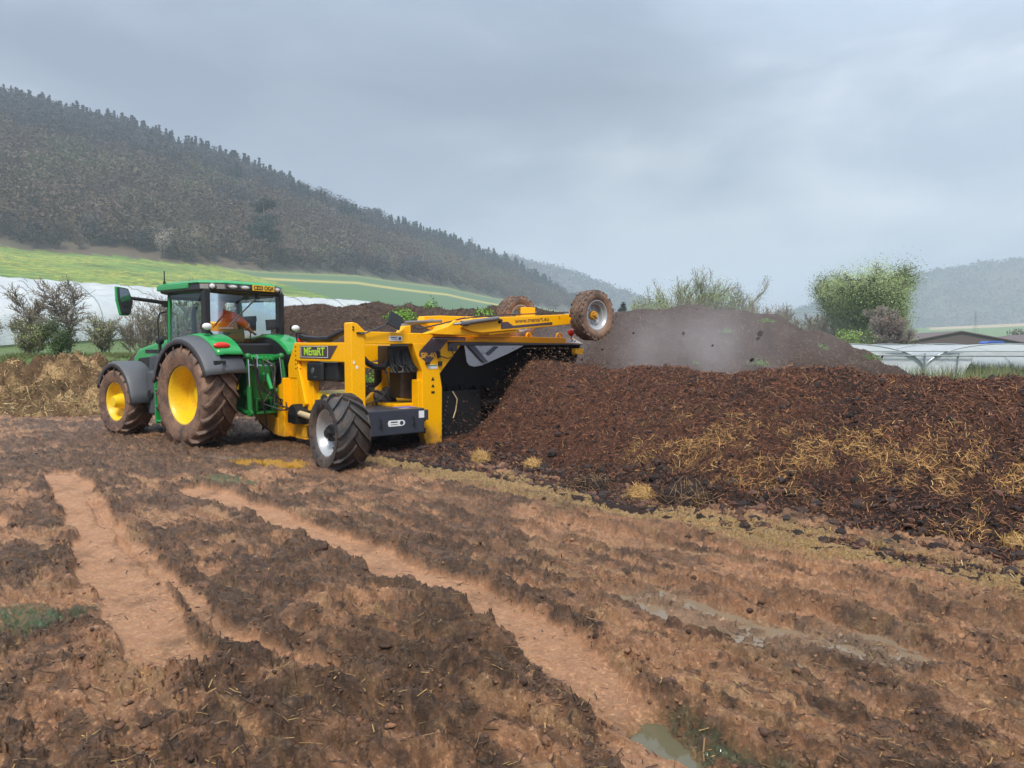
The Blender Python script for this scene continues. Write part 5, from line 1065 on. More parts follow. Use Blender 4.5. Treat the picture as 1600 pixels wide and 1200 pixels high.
# wiper, mirrors, rails
MB().tube([(-.30, -.18, 2.76), (-.27, .15, 2.45), (-.25, .42, 2.2)], .014, 5).tube([(-.28, -.1, 2.7), (-.262, .46, 2.16)], .009, 4).tube([(-.24, -.18, 2.7), (-.24, -.18, 2.80)], .04, 8).build('wiper', BLK, TR)
MB().tube([(1.55, .78, 2.62), (1.60, 1.0, 2.66), (1.70, 1.55, 2.71)], [.05, .05, .035], 6).box(1.5, 1.62, .72, .86, 2.56, 2.68).build('mirror_arm', BLK, TR, True)
mr = MB(); mr.prism([(-.15, .03), (-.07, .28), (.14, .30), (.15, .05), (.10, -.24), (-.08, -.24)], 'x', 0, .06)
mh = mr.build('mirror', GRN, TR, bevel=.02); mh.location = (1.66, 1.66, 2.62); mh.rotation_euler = (0, R(6), R(8))
mr = MB(); mr.prism([(-.145, .02), (-.07, .26), (.13, .28), (.135, .05), (.09, -.22), (-.075, -.22)], 'x', -.05, .0); mr.build('mirror_shell', BLK, mh, bevel=.015)
MB().prism([(-.11, .03), (-.05, .24), (.11, .26), (.115, .06), (.08, -.08), (-.09, -.08)], 'x', -.056, -.0505).build('mirror_glass', pm('mirror_glass', (.25, .28, .3), .05, metal=.9), mh)
MB().tube([(1.55, -.78, 2.62), (1.60, -1.1, 2.64)], .035, 6).box(1.56, 1.63, -1.35, -1.1, 2.35, 2.78).build('far_mirror', BLK, TR, True)
MB().tube([(1.42, .98, .95), (1.45, .99, 1.6), (1.55, .97, 2.30), (1.56, .92, 2.44), (1.55, .80, 2.47)], .018, 6).tube([(1.42, .98, .95), (1.42, .86, .92)], .018, 6).build('grab_rail', BLK, TR, True)
MB().tube([(1.55, .82, 2.97), (1.55, .82, 3.25)], .012, 5).tube([(1.55, .82, 2.95), (1.55, .82, 3.05)], .028, 6).build('aerial', BLK, TR)
# inside of the cab
s = MB(); s.box(.35, .85, -.25, .25, 1.72, 1.88).box(.32, .45, -.25, .25, 1.86, 2.14); s.build('seat', SEATM, TR, bevel=.05)
s = MB(); s.box(1.2, 1.42, -.24, .24, 1.6, 2.02).tube([(1.2, 0, 1.7), (1.05, 0, 2.0)], .04, 8).box(.4, 1.0, -.56, -.34, 1.6, 1.96).box(.1, .3, .35, .6, 1.6, 1.84); s.build('console', BLK, TR, bevel=.03)
s = MB(); M_ = Matrix.Translation((1.02, 0, 2.04)) @ Matrix.Rotation(R(-55), 4, 'Y'); s.tube([M_ @ Vector((math.cos(a) * .2, math.sin(a) * .2, 0)) for a in np.linspace(0, 6.283, 25)], .016, 6)
for a in (.5, 2.6, 4.7): s.tube([M_ @ Vector((0, 0, -.02)), M_ @ Vector((math.cos(a) * .2, math.sin(a) * .2, 0))], .012, 5)
s.build('steering_wheel', BLK, TR, True)
s = MB(); s.box(.55, .60, -.66, -.42, 2.12, 2.34).tube([(.58, -.54, 1.95), (.58, -.54, 2.15)], .015, 5).box(1.40, 1.48, -.6, -.3, 2.3, 2.42); s.build('display_screen', BLK, TR, bevel=.01)
MB().box(.0, 1.5, -.7, .7, 2.76, 2.79).build('headliner', GRY, TR); MB().box(.5, 1.3, -.55, .55, 1.60, 1.63).build('cab_floor', BLK, TR)
# draw the cab in towards the rear: its glass runs 1.3 m forward of the axle
for o in list(TR.children_recursive):
    if o.name.split('.')[0] in ('cab_frame', 'door_trim', 'door_window', 'side_window', 'windscreen', 'roof_band', 'roof', 'roof_side_panel', 'mirror_arm', 'far_mirror', 'aerial', 'grab_rail', 'headliner', 'cab_base'):
        co = np.empty(len(o.data.vertices) * 3, dtype=np.float32); o.data.vertices.foreach_get('co', co); co = co.reshape(-1, 3); m_ = co[:, 0] > 0; co[m_, 0] *= .85; co[:, 1] = np.where((np.abs(co[:, 1]) > 1) & (o.name.split('.')[0] == 'mirror_arm'), co[:, 1] - .13, co[:, 1]); o.data.vertices.foreach_set('co', co.ravel()); o.data.update()
mh.location = (1.42, 1.53, 2.62)
# rear linkage
b = MB()
for sg in (1, -1):
    b.tube([(-.35, sg * .34, .66), (-.70, sg * .40, .60), (-.92, sg * .42, .60)], .045, 8)         # lower links
    b.box(-.55, -.35, sg * .27 - .05, sg * .27 + .05, 1.30, 1.50)
    b.tube([(-.3, sg * .27, 1.52), (-.72, sg * .34, 1.62)], [.08, .055], 8)                          # lift arms
    b.tube([(-.72, sg * .36, 1.60), (-.80, sg * .39, 1.05)], .032, 8); b.tube([(-.80, sg * .39, 1.1), (-.85, sg * .40, .62)], .045, 8)
    b.tube([(-.46, sg * .19, .80), (-.60, sg * .27, 1.18)], .05, 8)
    b.ball((-.72, sg * .35, 1.62), .065, 10); b.tube([(-.92, sg * .42, .60), (-.92, sg * .47, .60)], .06, 10); b.ball((-.62, sg * .33, .95), .075, 10)
    b.tube([(-.6, sg * .18, 1.05), (-.66, sg * .18, .62)], .03, 6)
b.build('linkage', GRND, TR, True)
b = MB(); b.box(-.62, -.45, -.30, .30, .78, 1.5).box(-.70, -.45, -.13, .13, 1.15, 1.45).box(-.75, -.5, -.22, .22, .55, .60).box(-.75, -.70, -.22, -.17, .60, .82).box(-.75, -.70, .17, .22, .60, .82).box(-.76, -.70, -.22, .22, .82, .85); b.build('hitch_frame', GRND, TR, bevel=.015)
b = MB()
for i in range(4): b.tube([(-.50, .36 - i * .085, 1.60), (-.64, .36 - i * .085, 1.60), (-.68, .36 - i * .085, 1.56)], .038, 10)
for i in range(3): b.tube([(-.50, -.04 - i * .085, 1.58), (-.64, -.04 - i * .085, 1.58)], .038, 10)
b.box(-.56, -.42, -.32, .42, 1.50, 1.66); b.build('hydraulic_couplers', GRN, TR, True)
MB().tube([(-.74, .36, 1.60), (-.83, .40, 1.08)], .016, 8).tube([(-.72, .17, 1.66), (-.8, .2, 1.0)], .014, 8).tube([(-.66, .3, 1.46), (-.66, -.25, 1.44)], .022, 8).tube([(-.74, -.30, 1.60), (-.80, -.33, 1.0)], .016, 8).build('chrome_rods', CHROME, TR, True)
MB().tube([(-.5, 0, 1.3), (-.78, 0, 1.28), (-.95, .02, 1.02)], [.04, .04, .035], 8).build('top_link', GRN, TR, True)
hs = MB(); rnd = random.Random(3)
for i in range(5):
    y = rnd.uniform(-.25, .34); hs.tube([(-.62, y, 1.55), (-.82, y + rnd.uniform(-.1, .1), 1.35 + rnd.uniform(-.1, .1)), (-.86, y + rnd.uniform(-.2, .2), 1.0 + rnd.uniform(-.1, .1)), (-.98, rnd.uniform(-.3, .3), .72 + rnd.uniform(-.1, .1)), (-1.35, rnd.uniform(-.2, .1), .66)], .016, 6)
hs.tube([(-.9, .35, 1.62), (-.95, .3, 1.1), (-1.0, .2, .62), (-.9, .1, .35)], .02, 6); hs.build('hoses', RUB, TR, True)
MB().box(-.56, -.50, .44, .50, 1.02, 1.16).build('yellow_tag', YEL2, TR)
# ------------------------------------------------------------------ driver
def skin(name, J, E, mat, parent, lv=2):
    me = bpy.data.meshes.new(name); me.from_pydata([j[0] for j in J], E, []); o = link(name, me, mat, parent)
    md = o.modifiers.new('skin', 'SKIN'); md.use_smooth_shade = True
    for i, j in enumerate(J):
        r = j[1]; me.skin_vertices[0].data[i].radius = r if isinstance(r, tuple) else (r, r)
    me.skin_vertices[0].data[0].use_root = True
    sb = o.modifiers.new('sub', 'SUBSURF'); sb.levels = lv; sb.render_levels = lv; return o
DM = Matrix.Translation((-5.15, 14.09, -.02)) @ Matrix.Rotation(TRZ, 4, 'Z')
# pelvis, spine, neck, head; right arm reaching back and across, left arm on the wheel; seated legs
J = [((.58, .05, 1.92), (.15, .12)), ((.57, .06, 2.06), (.14, .11)), ((.58, .08, 2.24), (.17, .12)), ((.60, .09, 2.36), (.14, .09)), ((.62, .06, 2.45), .055), ((.64, .05, 2.52), .075), ((.65, .045, 2.60), .09), ((.64, .045, 2.67), .065),
     ((.56, -.13, 2.33), .07), ((.44, -.30, 2.20), .055), ((.48, -.46, 2.06), .042), ((.50, -.53, 2.02), (.035, .02)),
     ((.66, .28, 2.32), .07), ((.76, .36, 2.10), .055), ((.98, .22, 2.08), .042), ((1.04, .17, 2.10), (.035, .02)),
     ((.62, -.05, 1.90), .09), ((1.02, -.12, 1.95), .075), ((1.12, -.13, 1.68), .05), ((1.2, -.13, 1.64), .04), ((.62, .15, 1.90), .09), ((1.02, .2, 1.95), .075), ((1.1, .2, 1.68), .05), ((1.2, .2, 1.64), .04)]
E_ = [(0, 1), (1, 2), (2, 3), (3, 4), (4, 5), (5, 6), (6, 7), (3, 8), (8, 9), (9, 10), (10, 11), (3, 12), (12, 13), (13, 14), (14, 15), (0, 16), (16, 17), (17, 18), (18, 19), (0, 20), (20, 21), (21, 22), (22, 23)]
def fingers(base, d, side, nrm, k0):
    base, d, side, nrm = map(Vector, (base, d, side, nrm)); d.normalize(); side.normalize(); nrm.normalize(); i0 = len(J)
    for i, L in enumerate((.068, .078, .074, .058)):
        o_ = base + side * (.030 - .020 * i); J.append((tuple(o_ + d * .03), .010)); J.append((tuple(o_ + d * (.03 + L * .5) + nrm * .012), .0085)); J.append((tuple(o_ + d * (.03 + L * .85) + nrm * .035), .0075)); n = len(J); E_.extend([(k0, n - 3), (n - 3, n - 2), (n - 2, n - 1)])
    J.append((tuple(base + side * .045 + d * .005), .011)); J.append((tuple(base + side * .062 + d * .035 + nrm * .012), .009)); n = len(J); E_.extend([(k0, n - 2), (n - 2, n - 1)])
fingers(J[11][0], (.15, -.9, -.3), (1, .15, 0), (0, -.2, -1), 11); fingers(J[15][0], (.8, -.6, .2), (.2, .3, 1), (.3, .3, -.6), 15)
PE = skin('person', J, E_, SKIN, None); PE.matrix_world = Matrix.Translation((0, 0, .07)) @ DM; tag(PE, 'person in an orange high visibility jacket in the cab, one arm stretched out', 'person')
JJ = [((.58, .05, 1.90), (.19, .15)), ((.57, .06, 2.06), (.175, .14)), ((.58, .08, 2.24), (.205, .15)), ((.60, .09, 2.37), (.165, .11)), ((.615, .065, 2.43), (.07, .07)), ((.56, -.13, 2.34), .095), ((.44, -.30, 2.20), .08), ((.475, -.44, 2.075), .06), ((.66, .28, 2.33), .095), ((.76, .36, 2.10), .078), ((.95, .24, 2.08), .058)]
jk = skin('jacket', JJ, [(0, 1), (1, 2), (2, 3), (3, 4), (3, 5), (5, 6), (6, 7), (3, 8), (8, 9), (9, 10)], ORG, PE)
skin('trousers', [((.59, .05, 1.86), (.17, .13)), ((.63, -.06, 1.90), .11), ((1.03, -.12, 1.95), .095), ((1.12, -.13, 1.72), .07), ((.63, .16, 1.90), .11), ((1.03, .2, 1.95), .095), ((1.11, .2, 1.72), .07)], [(0, 1), (1, 2), (2, 3), (0, 4), (4, 5), (5, 6)], ORG, PE)
b = MB(); b.ball((.635, .045, 2.66), .10, 14, (1.0, .92, .72)); b.build('hair', HAIR, PE, True)
b = MB(); b.ball((.735, .08, 2.605), .013, 8).ball((.735, .012, 2.605), .013, 8); b.build('eyes', WHT, PE, True)
b = MB(); b.prism([(-.012, -.02), (.012, -.02), (.004, .02), (-.004, .02)], 'x', 0, .02); b.v = [(v[0] + .735, v[1] + .045, v[2] + .585) for v in b.v]; b.box(.725, .738, .02, .07, 2.545, 2.553); b.build('nose_and_mouth', SKIN, PE)
b = MB(); b.ball((.64, .135, 2.60), .025, 8, (.6, .4, 1)).ball((.64, -.045, 2.60), .025, 8, (.6, .4, 1)); b.build('ears', SKIN, PE, True)
def cuff(p, q, r, w_=.03):
    p, q = Vector(p), Vector(q); d = (q - p).normalized(); return MB().tube([p, p + d * w_], r, 16, False)
b = MB()
for t0, t1 in (((.505, -.215, 2.27), (.44, -.30, 2.20)), ((.452, -.345, 2.155), (.475, -.44, 2.075))): b.add(cuff(t0, t1, .083).v, cuff(t0, t1, .083).f)
b.lathe([(.19, -.03), (.195, 0), (.19, .03)], 20, 'z', (.57, .06, 2.08)); b.build('reflective_bands', REFL, PE, True)

# ================================================================== COMPOST TURNER  (x along the heading, +y towards the near side, z up)
MT = empty('compost_turner', (MO[0], MO[1], 0), R(90 + 42)); tag(MT, 'yellow towed compost turner with raised road wheels and a dark tunnel over the windrow', 'compost turner')
def part(mb, name, mat, parent=None, bevel=.012, smooth=False): return mb.build(name, mat, parent or MT, smooth, bevel)
# upright post, top beam, side plate, tunnel bar (rear face at x = 0)
post = part(MB().prism([(.055, .42), (.055, 2.17), (.02, 2.18), (-.06, 2.16), (-.2, 2.04), (-.2, .42)], 'x', 0, .24), 'upright_post', YEL)
beam = part(MB().prism([(-.2, 1.82), (-.2, 2.035), (-1.9, 2.005), (-1.9, 1.835)], 'x', .004, .2), 'top_beam', YEL)
part(MB().prism([(-.9, 2.02), (-1.0, 2.14), (-1.12, 2.15), (-1.12, 2.02)], 'x', .02, .18).prism([(-1.55, 2.0), (-1.68, 2.14), (-1.8, 2.2), (-2.05, 2.12), (-2.1, 2.0)], 'x', -.1, .1), 'pivot_lug', YEL)
sp = part(MB().prism([(-1.14, 1.84), (-1.22, 1.61), (-1.34, 1.35), (-1.34, .30), (-1.42, .05), (-1.76, 0.0), (-1.77, 1.05), (-1.72, 1.30), (-2.23, 1.834), (-1.9, 1.838)], 'x', .0, .18), 'side_plate', YEL)
part(MB().box(.02, .22, -1.36, -1.26, .3, 1.2), 'plate_edge', YEL)
bar = part(MB().prism([(-1.9, 1.868), (-5.5, 1.84), (-5.22, 1.955), (-1.9, 2.006)], 'x', .0, .16), 'hood_bar', YEL)
MB().prism([(-4.95, 1.862), (-5.47, 1.845), (-5.22, 1.945), (-4.95, 1.95)], 'x', -.004, -.001).build('end_decal', WHT, bar); MB().prism([(-5.1, 1.88), (-5.14, 1.88), (-5.2, 1.93), (-5.16, 1.93)], 'x', -.006, -.005).prism([(-5.2, 1.88), (-5.24, 1.88), (-5.28, 1.91), (-5.24, 1.91)], 'x', -.006, -.005).build('decal_stripes', SLATE, bar)
for y in (-3.95, -4.8): part(MB().lathe([(.045, .02), (.075, .02), (.075, .06), (.045, .06)], 16, 'x', (0, y, 1.99), True), 'lifting_eye', YEL, bar, 0)
part(MB().prism([(-1.95, 1.80), (-5.5, 1.815), (-5.5, 1.838), (-1.95, 1.865)], 'x', -.01, .12).box(-.03, .1, -2.1, -1.9, 1.70, 1.84), 'rubber_strip', GRY)
# hood: roof, black chamber walls, far wall
part(MB().box(.16, 2.0, -5.5, -1.9, 1.86, 1.90), 'hood_roof', YEL)
part(MB().box(.12, 2.0, -1.84, -1.78, .05, 1.84).box(1.9, 1.96, -5.45, -1.84, .12, 1.86).box(.1, 1.95, -5.45, -1.84, 1.83, 1.855), 'tunnel_lining', BLK)
part(MB().prism([(.05, 1.84), (1.95, 1.84), (1.95, .1), (.6, .1), (.4, 1.0)], 'y', -5.5, -5.44), 'far_side_wall', BLK)
rot = MB(); rot.tube([(1.05, -1.85, .55), (1.05, -5.4, .55)], .28, 24)
for i in range(26):
    y = -2.0 - i * .13; a = i * 1.1
    for q_ in (0, 3.14): c_, s_ = math.cos(a + q_), math.sin(a + q_); rot.box(-.02, .02, -.03, .03, .25, .50, Matrix.Translation((1.05, y, .55)) @ Matrix.Rotation(a + q_, 4, 'Y'))
rot.build('rotor_drum', pm('worn_black_steel', (.03, .03, .032), .4, metal=.6, dirt=.3), MT, True)
d_ = MB(); d_.box(.28, .34, -2.9, -1.84, .1, .95).box(.27, .28, -2.35, -2.33, .1, .95).box(.27, .28, -2.9, -1.84, .52, .54)
part(d_, 'drum_guard', BLK, None, .01)
bo = MB()
for i in range(9): bo.ball((.275, -1.95 - .05 * i * .4, .2 + .08 * i), .012, 6)
for i in range(6): bo.ball((.275, -2.05 - .12 * i, .18), .012, 6)
bo.build('bolts', STEEL, MT)
MB().tube([(.26, -2.2, .95), (.22, -2.28, .8), (.24, -2.26, .6), (.24, -2.2, .45)], .012, 6).build('loose_cable', CREAM, MT)
df = MB(); df.prism([(-2.19, 1.80), (-2.25, 1.50), (-2.30, 1.44), (-2.42, 1.41), (-2.60, 1.43), (-3.24, 1.64), (-3.67, 1.80)], 'x', -.115, -.10); dfo = part(df, 'deflector_plate', STEEL, None, .004)
MB().prism([(-2.24, 1.80), (-2.40, 1.80), (-2.72, 1.50), (-2.62, 1.48)], 'x', -.155, -.118).build('deflector_rib', SLATE, dfo); MB().prism([(-2.7, 1.66), (-2.76, 1.62), (-3.0, 1.78), (-2.9, 1.79)], 'x', -.14, -.118).build('deflector_rib', SLATE, dfo)
# decals on the rear face
dc = MB().prism([(-1.56, 1.955), (-1.28, 1.70), (-1.27, 1.62), (-1.40, 1.52), (-1.50, 1.49), (-1.9, 1.895), (-2.3, 1.895), (-2.3, 1.955)], 'x', -.006, -.0015).build('plum_decal', DARKP, beam)
MB().prism([(-1.56, 1.918), (-2.28, 1.915), (-2.28, 1.922), (-1.565, 1.925)], 'x', -.009, -.007).build('pinstripe', WHT, dc)
FR = lambda y, z, x=-.01: frame((x, y, z), (0, -1, 0), (0, 0, 1))
text('model_lettering', 'SP-40', .125, LETY, dc, FR(-1.47, 1.625, -.011), (1.15, 1.0), .001, .003)
st = MB().box(-.006, -.001, -.92, -.66, 1.88, 1.965).build('white_sticker', WHT, beam); MB().box(-.0075, -.0065, -.82, -.69, 1.93, 1.945).box(-.0075, -.0065, -.82, -.69, 1.905, 1.912).build('sticker_marks', SLATE, st); MB().lathe([(0, -.008), (.028, -.008), (.028, -.007)], 14, 'x', (0, -.875, 1.92)).build('sticker_emblem', SLATE, st)
st = MB().box(-.006, -.001, -1.66, -1.46, 1.39, 1.46).build('warning_sticker', WHT, sp); MB().box(-.008, -.0065, -1.65, -1.47, 1.435, 1.455).build('sticker_band', pm('green_vinyl', (.05, .3, .1), .4), st)
MB().prism([(-1.53, 1.18), (-1.60, 1.18), (-1.565, 1.25)], 'x', -.006, -.001).prism([(-1.53, 1.06), (-1.60, 1.06), (-1.565, 1.12)], 'x', -.006, -.001).box(-.006, -.001, -1.60, -1.53, .95, .99).build('pictograms', INK, sp)
for y, z in ((-1.62, .52), (-1.62, .30)): MB().box(-.006, -.001, -1.40, -1.35, z - .05, z + .05).build('edge_sticker', INK, sp)
MB().box(-.05, -.0, -1.40, -1.47, 1.47, 1.51).box(-.05, 0, -1.74, -1.68, 1.44, 1.52).box(-.05, 0, -1.70, -1.66, 1.58, 1.70).tube([(-.05, -1.68, 1.62), (-.06, -1.85, 1.57), (-.05, -2.0, 1.60), (-.04, -1.95, 1.76)], .01, 5).build('sensor_plugs', BLK, sp)
bt = MB()
for y, z in ((.02, 2.1), (.02, 2.06)): bt.ball((-.004, y, z), .018, 6)
bt.box(-.03, 0, -.18, -.04, 1.99, 2.02).build('bolts', BLK, post); MB().box(-.006, -.001, -.06, -.02, 1.42, 1.47).box(-.006, -.001, .0, .03, 1.5, 1.55).build('post_stickers', WHT, post)
# side beam with the name, front column and drawbar
sb_ = part(MB().box(.24, 2.08, -.16, .05, 1.525, 1.852).prism([(2.0, 1.852), (2.08, 1.852), (2.36, 1.45), (2.36, 1.2), (2.0, 1.2)], 'y', -.158, .045), 'side_beam', YEL)
dp_ = MB().prism([(1.84, 1.80), (.46, 1.80), (.72, 1.57), (1.84, 1.57)], 'y', .052, .055).build('plum_decal', DARKP, sb_)
bd = MB()
for a_, c_ in (((1.80, 1.785), (.80, 1.785)), ((.80, 1.785), (.80, 1.595)), ((.80, 1.595), (1.80, 1.595)), ((1.80, 1.595), (1.80, 1.785))): bd.tube([(a_[0], .057, a_[1]), (c_[0], .057, c_[1])], .004, 4)
bd.build('decal_border', WHT, dp_)
text('name_lettering', 'MEnaRT', .205, LGRN, dp_, frame((1.30, .057, 1.69), (-1, 0, 0), (0, 0, 1)), (1.12, .95), .001, .004)
hl = MB()
for z in (1.78, 1.70, 1.62, 1.54, 1.46, 1.38): hl.ball((2.02, .05, z), .016, 6)
for x_, z in ((1.95, 1.48), (1.85, 1.48), (1.95, 1.40), (1.85, 1.38)): hl.ball((x_, .05, z), .014, 6)
hl.build('bolt_pattern', INK, sb_)
MB().box(1.98, 2.08, -.12, .02, 1.862, 1.93).build('marker_lamp', RED, sb_, bevel=.02)
part(MB().prism([(1.95, 1.53), (1.62, 1.53), (1.50, 1.15), (1.50, .62), (1.95, .62)], 'y', -.14, -.02).prism([(2.38, 1.20), (2.42, 1.10), (2.60, 1.04), (2.60, .10), (2.32, .10), (2.32, 1.20)], 'y', -.2, .16).prism([(2.34, 1.46), (2.34, .10), (2.04, .10), (2.04, 1.5)], 'y', -.2, .03).prism([(1.97, 1.50), (1.66, .75), (1.76, .68), (2.02, 1.2)], 'y', -.02, .05), 'front_column', YEL)
part(MB().box(1.62, 2.04, -.2, .07, .10, .14).box(1.62, 2.04, -.2, .07, .34, .38).box(1.62, 2.04, .03, .07, .14, .34).box(1.62, 2.04, -.2, -.16, .14, .34), 'box_frame', YEL)
part(MB().prism([(2.55, .10), (2.75, .12), (3.55, .36), (3.75, .44), (3.72, .50), (3.5, .52), (2.55, .44)], 'y', -.02, .17).lathe([(.03, .02), (.07, .02), (.07, .12), (.03, .12)], 16, 'y', (3.74, 0, .47), True), 'drawbar', YEL)
g_ = MB(); g_.tube([(1.85, -.06, .56), (1.85, .22, .56)], .17, 16)
for i in range(4): g_.tube([(1.85, .02 + i * .05, .56), (1.85, .04 + i * .05, .56)], .185, 16)
g_.box(1.68, 2.03, -.1, .22, .40, .55); g_.build('front_gearbox', BLK, MT, True)
MB().tube([(1.7, .14, .58), (1.2, .25, .58), (.0, .5, .58)], .055, 10).build('guard_tube', CREAM, MT, True)
MB().tube([(3.9, .05, .78), (3.3, .02, .68), (2.6, 0, .6)], [.10, .07, .06], 12).tube([(3.85, .05, .78), (4.0, .06, .80)], [.14, .16], 12).build('driveshaft_guard', CREAM, MT, True)
MB().tube([(3.5, .1, .74), (3.2, .12, .60), (2.7, .12, .62)], .035, 8).tube([(3.9, .2, 1.0), (3.6, .2, .6), (3.1, .15, .55), (2.62, .1, .7)], .022, 6).build('drawbar_hoses', RUB, MT, True)
# control box under the side beam, hoses along it
part(MB().box(.62, 1.60, -.45, -.02, 1.18, 1.50).box(1.02, 1.60, -.02, .06, 1.17, 1.51), 'control_box', BLK, None, .04)
MB().lathe([(0, .07), (.05, .07), (.06, .05)], 14, 'y', (1.35, 0, 1.36)).box(1.2, 1.3, .06, .075, 1.24, 1.255).build('latch', GRY, MT)
h_ = MB(); h_.tube([(2.0, -.05, 1.95), (1.7, -.02, 1.92), (1.3, -.06, 1.90), (.9, -.03, 1.91), (.6, -.05, 2.0), (.45, -.08, 2.05), (.2, -.3, 1.98)], .06, 8).tube([(2.02, .02, 1.88), (2.05, .02, 2.02), (1.9, 0, 2.02)], .02, 6); h_.build('hose_bundle', RUB, MT, True)
h_ = MB(); pts = [(.25, -.22, 1.80), (.25, -.28, 1.62), (.22, -.38, 1.50), (.2, -.52, 1.44), (.22, -.68, 1.43), (.28, -.80, 1.50), (.3, -.86, 1.60)]
for i in range(len(pts) - 1):
    for t_ in range(5): p0 = Vector(pts[i]).lerp(Vector(pts[i + 1]), t_ / 5); p1 = Vector(pts[i]).lerp(Vector(pts[i + 1]), (t_ + .6) / 5); h_.tube([p0, p1], .052, 8)
h_.tube(pts, .045, 8); h_.build('ribbed_hose', RUB, MT, True)
part(MB().box(.25, .6, -1.26, -.80, 1.44, 1.80), 'valve_block', BLK, None, .02)
h_ = MB(); rnd = random.Random(9)
for i in range(34):
    y0 = -.80 - rnd.random() * .45; y1 = y0 + rnd.uniform(-.25, .2); h_.tube([(.24, y0, 1.75), (.18 + rnd.uniform(-.04, .04), y0, 1.50), (.12 + rnd.uniform(-.04, .06), (y0 + y1) / 2 + rnd.uniform(-.06, .06), 1.38 + rnd.uniform(-.05, .05)), (.2, y1, 1.36 + rnd.uniform(-.05, .08)), (.3, y1 + rnd.uniform(-.1, .1), 1.52)], .011, 5)
h_.tube([(.2, -.72, 1.40), (.15, -.76, 1.1), (.2, -.6, .88), (.2, -.3, .80)], .012, 5); h_.build('hydraulic_hoses', RUB, MT, True)
part(MB().box(.35, .75, -1.72, -1.13, .86, 1.33), 'oil_tank', pm('brown_tank', (.045, .035, .026), .35, dirt=.2), None, .03)
MB().box(.33, .35, -1.42, -1.38, 1.16, 1.31).ball((.34, -1.4, 1.2), .02, 8).build('level_gauge', INK, MT)
part(MB().box(1.0, 1.25, -1.40, -1.12, .5, 1.42).prism([(-1.1, .95), (-.55, .45), (-.35, .45), (-1.1, 1.15)], 'x', .9, 1.0).prism([(-.2, 1.82), (-1.15, 1.82), (-.9, 1.55), (-.2, 1.40)], 'x', .7, .95).box(.2, 1.9, -1.8, -.9, .70, .78).box(.7, .95, -1.2, -.2, 1.40, 1.5), 'inner_frame', YEL)
part(MB().box(.95, 1.05, -1.11, -1.0, .55, 1.42), 'rubber_pad', RUB)
part(MB().prism([(1.02, .5), (2.0, .5), (2.0, .84), (1.85, .95), (1.5, .99), (1.15, .94), (1.02, .84)], 'y', -.85, -.1), 'lemon_cover', YEL2, None, .06)
# slate toolbox with sticker
tb = part(MB().box(-.30, 1.0, -1.17, .10, .315, .735), 'toolbox', SLATE, None, .015); part(MB().box(-.28, .5, -1.27, -1.17, .52, .70), 'bracket', SLATE)
for y in (-.28, -.93): MB().tube([(-.30, y, .60), (-.34, y, .59), (-.34, y, .47), (-.30, y, .46)], .012, 6).build('handle', BLK, tb, True)
st = MB().prism([(-.45, .56), (-.43, .51), (-.45, .46), (-.72, .46), (-.76, .48), (-.77, .51), (-.76, .54), (-.72, .56)], 'x', -.304, -.3015).build('white_sticker', WHT, tb); MB().lathe([(0, -.306), (.035, -.306), (.035, -.3045)], 16, 'x', (0, -.70, .51)).box(-.3055, -.3045, -.62, -.49, .52, .54).box(-.3055, -.3045, -.62, -.49, .485, .495).build('sticker_marks', SLATE, st)
MB().box(-.304, -.3015, -1.16, -1.05, .57, .69).build('label_plate', WHT, tb); MB().box(-.1, .15, -1.15, -.8, .7365, .7385).build('blue_leaflet', BLUEV, tb); MB().box(-.22, -.12, -.95, -.75, .7365, .7385).build('paper_scrap', CREAM, tb)
# ground wheel, axle; second tyre beyond
wheel(MT, (-1.05, .87, .54), .57, .335, .52, .06, 15, TYRE_M, SRIM, BLK, R(-4), 'ag', 'bolt', 21, 1, .13, dish=.42)
wheel(MT, (1.2, -1.1, .56), .56, .335, .42, .045, 16, TYRE_M, SRIM, BLK, R(0), 'ag', 'bolt', 22, -1, .11, dish=.95)
MB().tube([(-1.02, .50, .555), (-1.02, .66, .555)], .07, 10).tube([(-1.02, .53, .555), (-.3, .42, .56), (.3, .2, .56), (.6, -.1, .56)], .06, 10).build('wheel_axle', SLATE, MT, True)
# raised transport arm
arm = part(MB().prism([(-1.95, 2.12), (-2.15, 2.05), (-2.42, 2.03), (-4.86, 2.24), (-4.86, 2.44), (-2.2, 2.29), (-2.0, 2.24)], 'x', -.36, -.14).prism([(-3.35, 2.10), (-2.6, 2.03), (-2.6, 1.99), (-3.35, 2.06)], 'x', -.33, -.17), 'transport_arm', YEL)
MB().prism([(-2.86, 2.24), (-3.02, 2.245), (-3.18, 2.17), (-4.1, 2.245), (-4.1, 2.285), (-4.15, 2.30), (-3.2, 2.215), (-2.86, 2.245)], 'x', -.3605, -.36)
dk = MB().prism([(-2.86, 2.105), (-2.86, 2.235), (-3.02, 2.245), (-3.16, 2.175), (-4.2, 2.265), (-4.2, 2.215)], 'x', -.366, -.3615).build('plum_decal', DARKP, arm)
a_ = math.atan2(.075, 1.0); text('web_lettering', 'www.menart.eu', .125, pm('brown_vinyl', (.16, .07, .03), .4), arm, frame((-.364, -3.66, 2.292), (0, -math.cos(a_), math.sin(a_)), (0, math.sin(a_), math.cos(a_))), (1.12, 1.0), .001, .001)
MB().box(-.365, -.362, -4.42, -4.38, 2.33, 2.38).build('orange_mark', pm('orange_vinyl', (.8, .2, .02), .4), arm)
part(MB().prism([(-1.2, 2.0), (-2.05, 1.98), (-3.0, 2.02), (-3.0, 2.10), (-2.2, 2.10), (-2.0, 2.22), (-1.85, 2.25), (-1.68, 2.14)], 'x', -.3, -.12).prism([(-2.5, 1.95), (-3.3, 1.95), (-3.25, 2.08), (-2.5, 2.08)], 'x', -.15, .25), 'arm_bracket', YEL)
